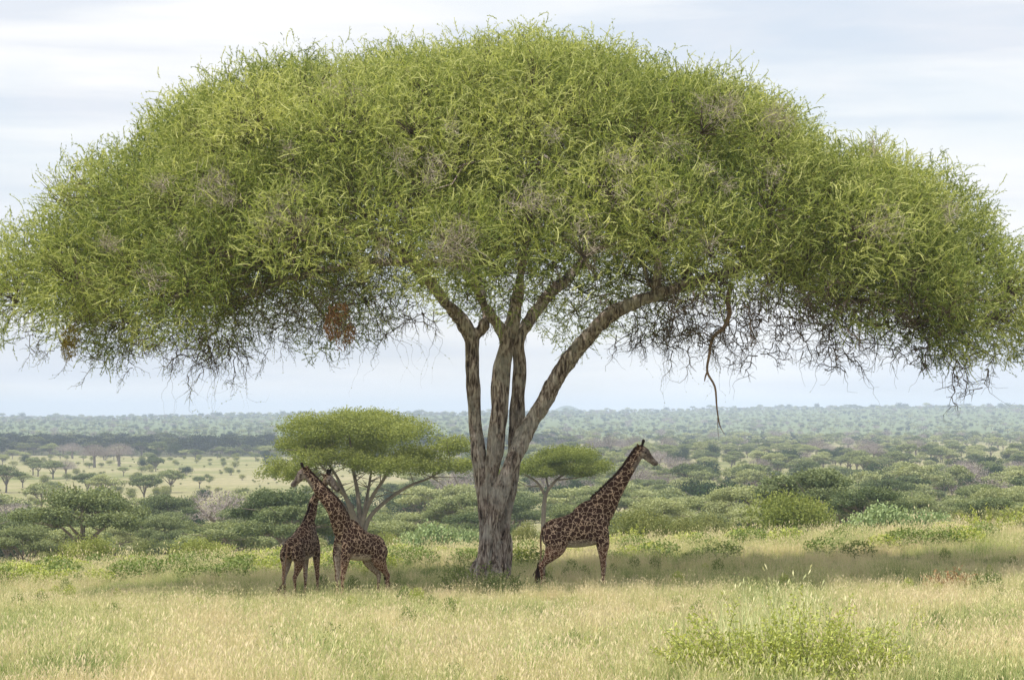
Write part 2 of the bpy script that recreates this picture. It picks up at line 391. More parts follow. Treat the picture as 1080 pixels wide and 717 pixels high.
# ------------------------------------------------------------------ main umbrella thorn
TD = 81.0
tree = empty('umbrella_thorn_tree', (px2x(516, TD), TD, 0), 'huge umbrella thorn tree with several twisted stems, its wide dome shading the giraffes', 'tree')
T0 = np.array((px2x(516, TD), TD, 0.0))
def tp(px, py, dy=0.0, r=.3, r2=None):
    p = P(px, py, TD + dy) - T0; return (*p, r, r2 or r)
stems = {
 'A': [tp(510, 618, 0, .52, .5), tp(511, 585, 0, .42, .40), tp(513, 552, .1, .38, .36), tp(510, 515, .15, .33), tp(506, 478, .2, .29), tp(502, 445, .3, .26), tp(499, 405, .4, .255), tp(498, 372, .5, .25), tp(497, 354, .5, .27), tp(484, 335, .3, .24), tp(470, 320, 0, .2), tp(455, 300, -.8, .17), tp(436, 280, -2, .14)],
 'A2': [tp(500, 354, .5, .2), tp(510, 344, .6, .15), tp(512, 325, 1.2, .12), tp(508, 300, 2.2, .1)],
 'B': [tp(516, 620, -.1, .5), tp(517, 585, .0, .40), tp(518, 545, .0, .33), tp(519, 505, .0, .30), tp(522, 475, -.1, .33), tp(526, 440, 0, .335), tp(530, 405, .1, .32), tp(534, 368, .2, .28), tp(541, 338, .2, .22), tp(546, 312, 0, .18), tp(551, 280, -.6, .15), tp(553, 240, -1.2, .12)],
 'B2': [tp(535, 368, .2, .22), tp(526, 345, .0, .19), tp(513, 325, -.4, .16), tp(500, 300, -1.5, .13), tp(492, 270, -3, .11)],
 'C': [tp(522, 620, .3, .42), tp(527, 585, .3, .36), tp(533, 545, .3, .3), tp(539, 505, .3, .29), tp(544, 465, .4, .28), tp(547, 425, .5, .26), tp(548, 390, .5, .22), tp(549, 358, .5, .2), tp(560, 336, .7, .21), tp(577, 314, 1, .19), tp(600, 292, 1.8, .17), tp(625, 262, 3, .14)],
 'D': [tp(505, 622, -.62, .34), tp(509, 590, -.66, .32), tp(516, 556, -.70, .32), tp(529, 515, -.70, .32), tp(544, 480, -.58, .33), tp(554, 455, -.3, .32), tp(570, 428, -.3, .29), tp(588, 398, -.3, .27), tp(606, 373, -.4, .265), tp(632, 341, -.5, .26), tp(653, 326, -.6, .24), tp(692, 311, -.9, .2), tp(736, 297, -1.5, .17), tp(780, 285, -2.2, .14)],
 'E': [tp(532, 618, .7, .26), tp(535, 592, .7, .22), tp(534, 568, .5, .2), tp(530, 545, .3, .16)],
}
for k_, (a_, l_) in enumerate(((.4, .62), (1.6, .6), (2.7, .66), (3.9, .6), (5.2, .62))):   # root flares
    b_ = np.array((math.cos(a_), math.sin(a_) * .8))
    stems['R%d' % k_] = [(b_[0] * .25, b_[1] * .25, .6, .14, .14), (b_[0] * .45, b_[1] * .45, .25, .16, .18), (b_[0] * l_, b_[1] * l_, -.15, .12, .2)]
parts = []
rs = np.random.default_rng(3)
for k_, pts in stems.items():
    pts = np.array(pts, float)
    if k_[0] != 'R': pts[:, 3:] *= np.interp(pts[:, 2], [0, 1.2, 3, 6], [.69, .69, .75, .92])[:, None]
    pts[1:-1, :2] += rs.normal(0, .02, (len(pts) - 2, 2))
    parts.append(tube(pts, 6, 16))
# knots and burls
for (a_, b_, dy_, r_) in ((511, 343, .5, .17), (524, 520, -.55, .26)):
    parts.append(ellipsoid(np.array(tp(a_, b_, dy_)[:3]), (r_, r_, r_ * 1.3), 8))
Vt, Ft = union(parts, .036, 1)
# fluted, lumpy surface
def vnoise(V, s, seed):
    r_ = np.random.default_rng(seed); o_ = np.zeros(len(V))
    for i in range(7):
        k_ = norm(r_.normal(size=3)) * s * (1 + .35 * i); o_ += np.sin(V @ k_ + r_.uniform(0, 6.28)) / (1 + .3 * i)
    return o_ / 2.6
ctr = np.array((0, 0)); Vn = Vt.copy()
nrm = make_mesh('tmpn', Vt, Ft, []); nn_ = np.empty(len(Vt) * 3, np.float32); nrm.vertices.foreach_get('normal', nn_); nn_ = nn_.reshape(-1, 3)
Vs_ = Vt * np.array((1, 1, .12))
Vt = Vt + nn_ * (.034 * vnoise(Vs_, 11, 1) + .02 * vnoise(Vs_ , 23, 2) + .025 * vnoise(Vt, 3.5, 4))[:, None]
bpy.data.meshes.remove(nrm)
trunk = link('trunk', make_mesh('trunk', Vt, Ft, M['bark'], smooth=True), tree)

# crown envelope in tree-local coordinates
CX, CZ = (541 - 516) / F * TD, 8.1
RX, RY, RZ = 16.9, 11.0, 8.95
BPX = np.array([-60, -20, 60, 150, 230, 300, 400, 480, 600, 700, 840, 950, 1020, 1070, 1120])
BPY = np.array([345, 352, 374, 356, 368, 340, 340, 332, 326, 342, 346, 362, 386, 362, 340])
def bottom_z(x, y):
    """lower edge of the leafy crown: it hangs lower in places round the rim"""
    return np.interp((x + T0[0]) / TD * F + 540, BPX, CAMZ + (HORY - BPY) / F * TD) + .45 * np.sin(x * 1.3 + 1 + .5 * y) + .35 * np.sin(x * .6 + y * .9)
rc = np.random.default_rng(11)
def dome(px, py, inset=1.0):
    """point of the crown surface seen at that photo pixel, tree-local"""
    y = -6.0
    for _ in range(30):
        p = P(px, py, TD + y) - T0; q = 1 - ((p[0] - CX) / RX) ** 2 - (max(p[2] - CZ, 0) / RZ) ** 2; y = .5 * y - .5 * RY * math.sqrt(max(q, 0.0))
    return P(px, py, TD + y * inset) - T0
holes = [dome(a, b, .93) for a, b in ((772, 152), (788, 165), (522, 180), (255, 245), (395, 150), (118, 320), (290, 305), (665, 240), (905, 280), (985, 285), (700, 165), (235, 150))]
# clump centres on the dome by best-candidate spacing
NCL = 560
cand = norm(rc.normal(size=(26000, 3))); cand[:, 2] = np.abs(cand[:, 2])
area = np.sqrt((cand[:, 0] / RX) ** 2 + (cand[:, 1] / RY) ** 2 + (cand[:, 2] / RZ) ** 2); area /= area.max()
cand = cand[rc.uniform(size=len(cand)) < area]
low = rc.uniform(size=len(cand)) < .10       # part of them slide down into the hanging rim
cand[low, 2] = -rc.uniform(0, .16, low.sum())
Cc = cand * np.array((RX, RY, RZ)) * (1 - .10 * rc.uniform(size=len(cand)) ** 2)[:, None] * .925
Cc[:, :2] *= (1.045 - .185 * np.clip(Cc[:, 2:3] / RZ, 0, 1) ** .8 * np.array((1, .6))); Cc[:, 0] += CX; Cc[:, 2] += CZ
lump = 1 + .045 * np.sin(cand[:, 0] * 7 + 1) * np.cos(cand[:, 1] * 5 + .6) + .03 * np.sin(cand[:, 2] * 17 + cand[:, 0] * 7)
Cc = (Cc - np.array((CX, 0, CZ))) * lump[:, None] + np.array((CX, 0, CZ))
lobe_c = [Cc[0]]; dl = np.linalg.norm(Cc - Cc[0], axis=1)
for _ in range(33):
    i = int(np.argmax(dl * rc.uniform(.5, 1, len(dl)))); lobe_c.append(Cc[i]); dl = np.minimum(dl, np.linalg.norm(Cc - Cc[i], axis=1))
D_ = np.sort(np.linalg.norm(Cc[:, None] - np.array(lobe_c)[None], axis=2) + .5 * np.sin(Cc[:, None, 0] * 1.1 + Cc[:, None, 2]), axis=1)
crease = 1 - sstep(.1, 1.5, D_[:, 1] - D_[:, 0]); bulge = 1 - np.clip(D_[:, 0] / 3.2, 0, 1) ** 2
nrm_ = norm(cand / np.array((RX, RY, RZ)))
Cc = Cc + nrm_ * (.36 * bulge - .80 * crease)[:, None]
Cc = Cc + nrm_ * (.8 * np.exp(-((Cc[:, 0] - (px2x(285, TD) - T0[0])) / 2.2) ** 2 - ((Cc[:, 2] - 15.2) / 2.5) ** 2) - .7 * np.exp(-((Cc[:, 0] - (px2x(905, TD) - T0[0])) / 2.2) ** 2 - ((Cc[:, 2] - 14) / 2.5) ** 2))[:, None]
kp_ = rc.uniform(size=len(Cc)) > .55 * crease; cand = cand[kp_]; Cc = Cc[kp_]
for h in holes:
    keep = np.linalg.norm(Cc - h, axis=1) > 1.3; cand = cand[keep]; Cc = Cc[keep]
sel = [0]; dmin = np.linalg.norm(Cc - Cc[0], axis=1)
for _ in range(NCL - 1):
    i = int(np.argmax(dmin * rc.uniform(.55, 1, len(dmin)))); sel.append(i); dmin = np.minimum(dmin, np.linalg.norm(Cc - Cc[i], axis=1))
CC = Cc[sel]; CN = norm(cand[sel] / np.array((RX, RY, RZ)))
inn = rc.permutation(NCL)[:230]
CI = (CC[inn] - np.array((CX, 0, CZ))) * rc.uniform(.66, .86, len(inn))[:, None] + np.array((CX, 0, CZ)) + rc.normal(0, .5, (len(inn), 3)); CI[:, 2] += .5
for h in holes: kp = np.linalg.norm(CI - h, axis=1) > 1.6; CI = CI[kp]; inn = inn[kp]
outer = np.concatenate([np.ones(NCL, bool), np.zeros(len(CI), bool)]); CC = np.vstack([CC, CI]); CN = np.vstack([CN, CN[inn]])
ok = CC[:, 2] > bottom_z(CC[:, 0], CC[:, 1]) + 1.05 + np.where(outer, 0, .6); CC = CC[ok]; CN = CN[ok]; outer = outer[ok]; NCL = len(CC)

# branch skeleton: greedy growth from the stem ends to inner guide points, then to every clump
nodes = []; par = []; plen = []
ends = []
for k_ in ('A', 'A2', 'B', 'B2', 'C', 'D'):
    S_ = catmull(np.array(stems[k_]), 2)
    m_ = len(S_); st = int(m_ * (.72 if k_ in 'ABCD' else .5))
    prev = -1
    for q_ in range(st, m_):
        nodes.append(S_[q_, :3]); par.append(prev); plen.append(0 if prev < 0 else plen[prev] + np.linalg.norm(S_[q_, :3] - nodes[prev])); prev = len(nodes) - 1
nfix = len(nodes)
def grow(targets, step, kpl, jit, rise, fixpen=0.0):
    global nodes, par, plen
    tips = []
    for t_ in targets:
        A_ = np.array(nodes); d = np.linalg.norm(A_ - t_, axis=1)
        c_ = d + np.where(np.arange(len(A_)) < nfix, fixpen, 0.0) + d * (.6 * np.maximum(A_[:, 2] - t_[2] + .2, 0) / (d + .1)) + kpl * np.array(plen)
        i = int(np.argmin(c_)); a_ = A_[i]; L = d[i]; n_ = max(1, int(L / step)); prev = i
        sag = rise * L
        for s_ in range(1, n_ + 1):
            f_ = s_ / n_; p_ = a_ + (t_ - a_) * f_ + np.array((0, 0, sag * math.sin(math.pi * f_)))
            if s_ < n_: p_ = p_ + rc.normal(0, jit, 3)
            nodes.append(p_); par.append(prev); plen.append(plen[prev] + np.linalg.norm(p_ - nodes[prev])); prev = len(nodes) - 1
        tips.append(prev)
    return tips
gd = []
for rr_, hh_, k_ in ((.28, .62, 7), (.52, .60, 12), (.76, .42, 18)):
    for j_ in range(k_):
        a_ = (j_ + rc.uniform(-.3, .3)) / k_ * 2 * math.pi
        gd.append((CX + RX * rr_ * math.cos(a_), RY * rr_ * math.sin(a_), CZ + RZ * hh_ * rc.uniform(.75, 1.0)))
grow(np.array(gd), .8, .22, .10, .06)
o_ = np.argsort(np.linalg.norm((CC - np.array((CX, 0, CZ))) / np.array((RX, RY, RZ * .8)), axis=1) + rc.uniform(0, .25, NCL))
tips = grow((CC - CN * .75)[o_], .6, .18, .07, .03, 3.0)
CC = CC[o_]; CN = CN[o_]; outer = outer[o_]
NO = np.array(nodes); PA = np.array(par); cnt = np.zeros(len(NO))
cnt[tips] = 1
for i in range(len(NO) - 1, -1, -1):
    if PA[i] >= 0: cnt[PA[i]] += cnt[i]
rad = .019 * np.maximum(cnt, .5) ** .47
lg = Geo(); s_ = np.array([i for i in range(len(NO)) if PA[i] >= 0 and i >= nfix])
rb_ = rad[s_]; ra_ = np.minimum(rad[PA[s_]], rb_ * 1.25)
frusta(NO[PA[s_]], NO[s_] + (NO[s_] - NO[PA[s_]]) * .06, ra_, rb_, lg, 7)
link('limbs', lg.mesh('limbs', M['bark'], True), tree)

# clump twigs and leafy sprigs
tw = Geo(); lf = Geo()
for c_, n_ in zip(CC, CN):
    hang = sstep(9.2, 7.4, c_[2])
    k_ = 26; base = c_ - n_ * .75
    rim_r = 1.35
    d_ = norm(rc.normal(size=(k_, 3)) + n_ * .9 + np.array((0, 0, .35 - .9 * hang)))
    e_ = base + d_ * rc.uniform(.7, 1.5, k_)[:, None]; mid = base + (e_ - base) * .5 + rc.normal(0, .1, (k_, 3))
    frusta(np.repeat(base[None], k_, 0), mid, .016, .011, tw, 3); frusta(mid, e_, .011, .005, tw, 3)
nspr = 390
for ci, (c_, n_) in enumerate(zip(CC, CN)):
    hang = float(sstep(9.0, 7.2, c_[2])); bare = rc.uniform() < .07; k_ = int(nspr * (1 - .35 * hang) * (1 if outer[ci] else .5) * rc.uniform(.7, 1.3) * (.15 if bare else 1))
    t1 = norm(np.cross(n_, (0, 0, 1.)) + 1e-3); t2 = np.cross(n_, t1)
    rr_ = np.sqrt(rc.uniform(size=k_)) * 1.5; th = rc.uniform(0, 6.283, k_)
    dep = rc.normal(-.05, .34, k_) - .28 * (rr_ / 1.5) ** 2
    p_ = c_ + t1 * (rr_ * np.cos(th))[:, None] + t2 * (rr_ * np.sin(th))[:, None] + n_ * dep[:, None]
    out_ = norm(p_ - (c_ - n_ * 1.4))
    d_ = out_ * .8 + rc.normal(0, .62, (k_, 3)) + np.array((0, 0, .30 - .45 * hang))
    v_ = .48 + .12 * rc.normal() + .17 * rc.normal(size=k_) + .16 * dep + .10 * (sstep(8, 14, c_[2]) - .5) - .12 * hang  # sunlit top and shaded rim put into leaf tone: higher, outer leaves lighter
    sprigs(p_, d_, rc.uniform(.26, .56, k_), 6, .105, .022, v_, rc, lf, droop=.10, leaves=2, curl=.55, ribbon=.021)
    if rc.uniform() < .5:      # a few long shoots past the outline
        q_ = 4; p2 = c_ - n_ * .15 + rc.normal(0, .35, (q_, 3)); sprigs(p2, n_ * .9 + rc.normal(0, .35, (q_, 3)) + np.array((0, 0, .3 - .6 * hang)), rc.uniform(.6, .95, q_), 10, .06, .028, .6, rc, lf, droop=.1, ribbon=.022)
# dark twiggy fringe under the rim: bare curling twigs with few leaves
fr = 1900
a_ = rc.uniform(0, 2 * math.pi, fr); q_ = rc.uniform(.30, .98, fr) ** .7
fx = CX + RX * .93 * q_ * np.cos(a_); fy = RY * .97 * q_ * np.sin(a_)
axn = np.abs(fx - CX) / RX
keep = rc.uniform(size=fr) < sstep(-.9, .5, np.sin(fx * 1.1 + .4) * np.sin(fy * .9 + fx * .5)) * (.30 + .70 * sstep(.17, .30, axn)); fx, fy, a_ = fx[keep], fy[keep], a_[keep]; fr = len(fx)
zb = bottom_z(fx, fy) - .1
st_ = np.stack([fx, fy, zb + rc.uniform(-.1, 1.7, fr)], 1)
def wander(p, d, steps, sl, wob, grav, r0, geo, lprob=0.0, var=.25):
    k_ = len(p); r_ = r0
    for s2 in range(steps):
        d = norm(d + rc.normal(0, wob, (k_, 3)) + np.array((0, 0, -grav)))
        e = p + d * sl
        frusta(p, e, r_, r_ * .82, geo, 3); r_ *= .82
        if lprob:
            mk = rc.uniform(size=k_) < lprob
            if mk.any(): quads(e[mk], norm(rc.normal(size=(mk.sum(), 3))), .055, .025, rc.normal(var, .12, mk.sum()), rc, lf)
        p = e
        if s2 in (1, 2, 3, 4) and geo is tw:
            for _b in range(2):
                dd = norm(d + rc.normal(0, .8, (k_, 3))); pp = p; r2 = r_ * .8
                for s3 in range(3):
                    dd = norm(dd + rc.normal(0, .35, (k_, 3)) + np.array((0, 0, -.18))); e2 = pp + dd * .11; frusta(pp, e2, r2, r2 * .75, geo, 3, .5); r2 *= .75; pp = e2
                    if lprob:
                        mk = rc.uniform(size=k_) < lprob
                        if mk.any(): quads(e2[mk], norm(rc.normal(size=(mk.sum(), 3))), .055, .025, rc.normal(var, .12, mk.sum()), rc, lf)
d0 = np.stack([np.cos(a_) * .5, np.sin(a_) * .5, np.full(fr, -.35)], 1) + rc.normal(0, .5, (fr, 3))
lk = fx < CX - 1
rr_ = (fx > CX + 3.5) & (rc.uniform(size=fr) < .6); lk = lk | rr_
wander(st_[rr_] - np.array((0, 0, .35)), norm(d0[rr_]), 11, .19, .68, .12, .023, tw, .04, .15)
wander(st_[~lk], norm(d0[~lk]), 8, .17, .62, .13, .021, tw, .05, .15); lk = lk & ~rr_
wander(st_[lk], norm(d0[lk]), 8, .17, .60, .13, .015, tw, .85, .48)
# extra hanging sprays seen in the photograph
sp_ = np.array([P(a, b, TD + c) - T0 for a, b, c in ((705, 330, -3), (712, 338, -3), (720, 340, -3), (698, 335, -3), (728, 345, -3), (715, 350, -3), (740, 345, -3), (225, 360, -3), (240, 365, -4), (212, 368, -3), (235, 372, -3), (205, 372, -3), (425, 325, -6), (440, 325, -6), (400, 325, -5))])
sp_ = np.repeat(sp_, 5, 0) + rc.normal(0, .3, (len(sp_) * 5, 3))
wander(sp_, norm(rc.normal(0, .5, sp_.shape) + np.array((0, 0, -.7))), 16, .16, .45, .22, .020, tw, .4, .65)
link('twigs', tw.mesh('twigs', M['twig_dark']), tree)
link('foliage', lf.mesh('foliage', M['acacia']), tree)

# grey dead twig tangles in the crown
dt = Geo()
for a, b, yy, r_, n_ in ((480, 275, -11.6, .8, 130), (785, 132, -9.5, .7, 90), (735, 118, -10, .5, 60), (300, 225, -9, .55, 60), (340, 105, -8.5, .6, 60), (600, 215, -12, .6, 60), (500, 240, -12.3, .5, 50), (180, 190, -5.5, .5, 40), (700, 150, -10.5, .6, 60), (320, 190, -9.5, .5, 50), (410, 155, -10.8, .6, 60), (215, 225, -7, .5, 40)) + tuple((rc.uniform(60, 1020), rc.uniform(110, 300), 0, rc.uniform(.3, .6), 45) for _ in range(60)):
    c_ = dome(a, b, .95); jn = int(np.argmin(np.linalg.norm(CC - c_, axis=1)))
    if np.linalg.norm(CC[jn] - c_) > 1.6 or CC[jn][2] > 16.4 - .0 * c_[0]: continue
    c_ = .5 * c_ + .5 * (CC[jn] + CN[jn] * .5)
    # sit on the dome surface in front of that point
    k_ = n_; s0 = c_ + rc.normal(0, r_ * .35, (k_, 3)); d_ = norm(rc.normal(size=(k_, 3)) + np.array((0, -.5, .3)))
    e_ = s0 + d_ * rc.uniform(.25, .8, k_)[:, None] * r_; frusta(s0, e_, .006, .003, dt, 3)
    e2 = e_ + norm(d_ + rc.normal(0, .6, (k_, 3))) * .2; frusta(e_, e2, .003, .002, dt, 3)
link('dead_twigs', dt.mesh('dead_twigs', M['twig_grey']), tree)

# broken branch hanging from the right limb
bb = [tp(770, 330, -3.2, .10), tp(764, 345, -3.2, .09), tp(752, 356, -3.2, .075), tp(748, 375, -3.2, .06), tp(746, 392, -3.2, .05), tp(754, 408, -3.2, .045), tp(756, 430, -3.2, .035), tp(759, 448, -3.2, .022), tp(764, 458, -3.2, .01)]
b2 = [tp(772, 300, -2.6, .12), tp(768, 315, -3.0, .11), tp(770, 330, -3.2, .10)]
b3 = [tp(746, 392, -3.2, .045), tp(744, 397, -3.2, .035), tp(743, 402, -3.2, .02)]
b4 = [tp(757, 440, -3.2, .025), tp(757, 452, -3.2, .012), tp(758, 462, -3.2, .006)]
pv = [tube(np.array(b_), 4, 8) for b_ in [[(*q_[:3], q_[3] * .7, q_[4] * .7) for q_ in b0] for b0 in (bb, b2, b3, b4)]]
n_ = 0; VV = []; QQ = []; TT = []
for V_, Q_, T_ in pv: VV.append(V_); QQ.append(Q_ + n_); TT.append(T_ + n_); n_ += len(V_)
link('broken_branch', make_mesh('broken_branch', np.vstack(VV), [np.vstack(QQ), np.vstack(TT)], simple_mat('peeled_branch', (.24, .16, .11), .9, 3, .3), smooth=True), tree)

# nests of dead leaves hanging under the crown
def nest(px, py, Y, w_, h_, n_, mat, label, lobes):
    g_ = Geo(); c0 = P(px, py, Y)
    for (dx, dz, rw, rh, k_) in lobes:
        c_ = np.array((dx, 0, dz)); v_ = rc.normal(size=(k_, 3)); v_ = norm(v_) * rc.uniform(.35, 1, k_)[:, None] ** .6
        p_ = c_ + v_ * np.array((rw, rw, rh)); d_ = norm(rc.normal(0, .6, (k_, 3)) + np.array((0, 0, -1.0)))
        quads(p_, d_, .15, .030, rc.uniform(0, 1, k_), rc, g_)
    o_ = link('hanging_nest', g_.mesh('hanging_nest', M[mat]), None, tuple(c0)); tag(o_, label, 'nest')
nest(357, 343, TD - 8.5, 1, 1, 0, 'nest', 'ragged reddish brown nest hanging under the crown left of the trunk', [(-.15, 0, .30, .46, 420), (.30, -.22, .2, .28, 170), (.0, .35, .34, .34, 260), (.1, -.45, .22, .35, 60)])
nest(72, 368, TD - 3, 1, 1, 0, 'nest_yellow', 'dark yellow nest hanging under the far left rim of the crown', [(0, 0, .26, .40, 260), (.05, .4, .34, .38, 240)])

# ------------------------------------------------------------------ giraffes
def coat_mat():
    m, t, o = new_mat('giraffe_coat')
    b = N(t, 'ShaderNodeBsdfPrincipled'); b.inputs['Roughness'].default_value = .75
    try: b.inputs['Specular IOR Level'].default_value = 0.2
    except Exception: pass
    tc = N(t, 'ShaderNodeTexCoord')
    at = {}
    for k in ('leg', 'head', 'belly', 'horn'):
        a = N(t, 'ShaderNodeAttribute'); a.attribute_name = k; at[k] = a.outputs['Fac']
    nd = noise(t, 7.0, 3, .6, tc.outputs['Object'])
    dm = N(t, 'ShaderNodeVectorMath', operation='MULTIPLY_ADD'); t.links.new(nd.outputs[1], dm.inputs[0]); dm.inputs[1].default_value = (.22, .22, .22); t.links.new(tc.outputs['Object'], dm.inputs[2])
    outs = []
    for sc_, th in ((6.2, .045), (9.0, .065)):
        v = N(t, 'ShaderNodeTexVoronoi'); v.feature = 'DISTANCE_TO_EDGE'; v.inputs['Scale'].default_value = sc_; t.links.new(dm.outputs[0], v.inputs['Vector'])
        r = ramp(t, [(th * .55, (0, 0, 0)), (th * 1.25, (1, 1, 1))], v.outputs['Distance']); outs.append(r.outputs[0])
    pat = mixc(t, at['leg'], outs[0], outs[1])
    n2 = noise(t, 3, 3, .5, tc.outputs['Object'])
    tan = mixc(t, n2.outputs[0], (.42, .285, .195), (.56, .41, .30)); brown = mixc(t, at['leg'], (.040, .016, .009), (.10, .042, .022))
    c = mixc(t, pat, tan, brown)
    pale = mixc(t, pat, (.66, .60, .54), (.42, .34, .28))
    c = mixc(t, at['belly'], c, pale)
    n3 = noise(t, 9, 3, .5, tc.outputs['Object'])
    face = ramp(t, [(.35, (.07, .05, .042)), (.55, (.20, .16, .14)), (.75, (.36, .31, .27))], n3.outputs[0])
    c = mixc(t, at['head'], c, face.outputs[0])
    c = mixc(t, at['horn'], c, (.02, .014, .012))
    t.links.new(c, b.inputs['Base Color']); t.links.new(b.outputs[0], o.inputs[0]); return m
M['coat'] = coat_mat()
M['hair'] = simple_mat('dark_mane_hair', (.05, .026, .018), .9, 20, .4)
M['eye'] = simple_mat('dark_eye', (.01, .008, .008), .2, 20, .2)

def giraffe(root, neck, hdir, hup, front, hind, tail, s):
    """body in root-local coordinates, facing +X; neck: rows x y z r_along r_side; hdir: direction muzzle points"""
    P_ = []
    torso = [(-1.00, 0, 1.72, .16, .14), (-.90, 0, 1.74, .32, .26), (-.66, 0, 1.78, .43, .35), (-.30, 0, 1.80, .50, .40), (.08, 0, 1.87, .58, .43), (.42, 0, 2.00, .66, .40), (.72, 0, 2.10, .56, .33), (.94, 0, 2.08, .36, .24), (1.03, 0, 2.06, .18, .14)]
    P_.append(tube(np.array(torso), 5, 22, (0, 1, 0)))
    P_.append(tube(np.array([(.10, 0, 2.25, .28, .16), (.38, 0, 2.42, .34, .17), (.62, 0, 2.50, .34, .18)]), 4, 16, (0, 1, 0)))   # withers hump
    P_.append(tube(np.array(neck), 5, 18, (0, 1, 0)))
    for sd in (1, -1):
        fx, fy = front[0 if sd > 0 else 1]
        P_.append(tube(np.array([(.72, .20 * sd, 2.15, .30, .12), (.80, .24 * sd, 1.75, .27, .14), (.88, .23 * sd, 1.45, .21, .13), (.90 + fx * .45, .20 * sd + fy * .4, 1.10, .14, .10), (.92 + fx * .7, .19 * sd + fy * .7, .84, .092, .082), (.93 + fx * .75, .19 * sd + fy * .75, .74, .098, .088),
            (.93 + fx * .85, .18 * sd + fy * .85, .60, .066, .058), (.93 + fx * .95, .18 * sd + fy * .95, .30, .055, .05), (.94 + fx, .18 * sd + fy, .15, .07, .062), (.97 + fx, .18 * sd + fy, .07, .062, .06), (1.0 + fx, .18 * sd + fy, .02, .09, .08), (1.0 + fx, .18 * sd + fy, -.02, .09, .085)]), 4, 14, (0, 1, 0)))
        hx_, hy_ = hind[0 if sd > 0 else 1]
        P_.append(tube(np.array([(-.55, .16 * sd, 1.95, .30, .16), (-.62, .24 * sd, 1.62, .40, .18), (-.60 + hx_ * .1, .26 * sd, 1.34, .34, .16), (-.68 + hx_ * .4, .24 * sd + hy_ * .3, 1.08, .22, .12), (-.80 + hx_ * .7, .21 * sd + hy_ * .6, .84, .105, .08), (-.86 + hx_ * .8, .20 * sd + hy_ * .75, .74, .105, .085),
            (-.84 + hx_ * .9, .20 * sd + hy_ * .85, .58, .07, .058), (-.80 + hx_ * .95, .19 * sd + hy_ * .95, .30, .056, .05), (-.79 + hx_, .19 * sd + hy_, .15, .07, .06), (-.76 + hx_, .19 * sd + hy_, .07, .06, .058), (-.73 + hx_, .19 * sd + hy_, .02, .09, .08), (-.73 + hx_, .19 * sd + hy_, -.02, .09, .085)]), 4, 14, (0, 1, 0)))
    # head frame
    top = np.array(neck[-1][:3], float); f = norm(np.array(hdir, float)); u = np.array(hup, float); u = norm(u - f * (u @ f)); l = np.cross(u, f)
    def hp(a, b, c): return top + f * a + l * b + u * c
    def hrow(a, c, ru, rs_): return (*hp(a, 0, c), ru, rs_)
    P_.append(tube(np.array([hrow(-.16, .02, .09, .08), hrow(-.06, .05, .155, .12), hrow(.10, .04, .175, .135), hrow(.24, .01, .150, .12), hrow(.38, -.02, .112, .085), hrow(.50, -.04, .088, .07), hrow(.60, -.055, .088, .078), hrow(.665, -.07, .068, .065)]), 5, 18, l))
    P_.append(tube(np.array([hrow(.22, -.09, .06, .07), hrow(.45, -.11, .045, .05), hrow(.62, -.125, .045, .05)]), 3, 10, l))   # lower jaw
    horns = []
    for sd in (1, -1):
        P_.append(tube(np.array([(*hp(-.02, .06 * sd, .12), .05, .05), (*hp(-.055, .075 * sd, .23), .045, .045), (*hp(-.085, .085 * sd, .33), .058, .058), (*hp(-.09, .087 * sd, .38), .05, .05)]), 3, 10)); horns.append(hp(-.095, .087 * sd, .37))
        P_.append(tube(np.array([(*hp(-.08, .10 * sd, .08), .03, .03), (*hp(-.14, .19 * sd, .12), .035, .06), (*hp(-.19, .29 * sd, .15), .02, .04), (*hp(-.21, .34 * sd, .16), .01, .01)]), 3, 10, f))   # ear
        P_.append(ellipsoid(hp(.16, .105 * sd, .085), (.055, .055, .045), 6))   # brow
    P_.append(ellipsoid(hp(.18, 0, .15), (.07, .06, .06), 6))
    V, Fc = union(P_, .021, 3)
    z = V[:, 2]
    seg = np.array(neck)[:, :3]
    # attributes
    hd = (V - top) @ f; inhead = (np.linalg.norm(V - hp(.25, 0, 0), axis=1) < .62) & (hd > -.02)
    head = inhead * sstep(-.02, .14, hd)
    leg = 1 - sstep(1.15, 1.45, z)
    ny_ = make_mesh('t', V, Fc, []); nb = np.empty(len(V) * 3, np.float32); ny_.vertices.foreach_get('normal', nb); nb = nb.reshape(-1, 3); bpy.data.meshes.remove(ny_)
    belly = sstep(.35, .85, -nb[:, 2]) * (z > 1.2) * (z < 1.9) * (V[:, 0] < 1.0) * (V[:, 0] > -.8)
    chest = sstep(.2, .04, np.abs(V[:, 1])) * (V[:, 0] > .75) * (z > 1.45) * (z < 1.95)
    belly = np.maximum(belly, chest * .7)
    inner = (z < 1.5) * (z > .5) * (np.sign(V[:, 1]) * nb[:, 1] < -.45) * .6
    belly = np.maximum(belly, inner)
    horn = np.zeros(len(V))
    for h in horns: horn = np.maximum(horn, sstep(.21, .13, np.linalg.norm(V - h, axis=1)))
    horn = np.maximum(horn, sstep(.07, .035, z) * .9)
    horn = np.maximum(horn, inhead * sstep(.56, .66, hd) * .45)
    body = link('body', make_mesh('body', V, Fc, M['coat'], {'leg': leg, 'head': head, 'belly': belly, 'horn': horn}, True), root)
    # mane along the crest of the neck
    g_ = Geo(); S_ = catmull(np.array(neck), 40); C_ = S_[:, :3]; T_ = norm(np.gradient(C_, axis=0))
    back = norm(np.array((0, 0, 1.)) - T_ * (T_ @ np.array((0, 0, 1.)))[:, None])
    ax_ = np.cross(T_, np.array((0, 1., 0))); back = norm(np.where((np.sum(ax_ * back, 1) < 0)[:, None], -ax_, ax_))
    k0 = len(C_) // 5
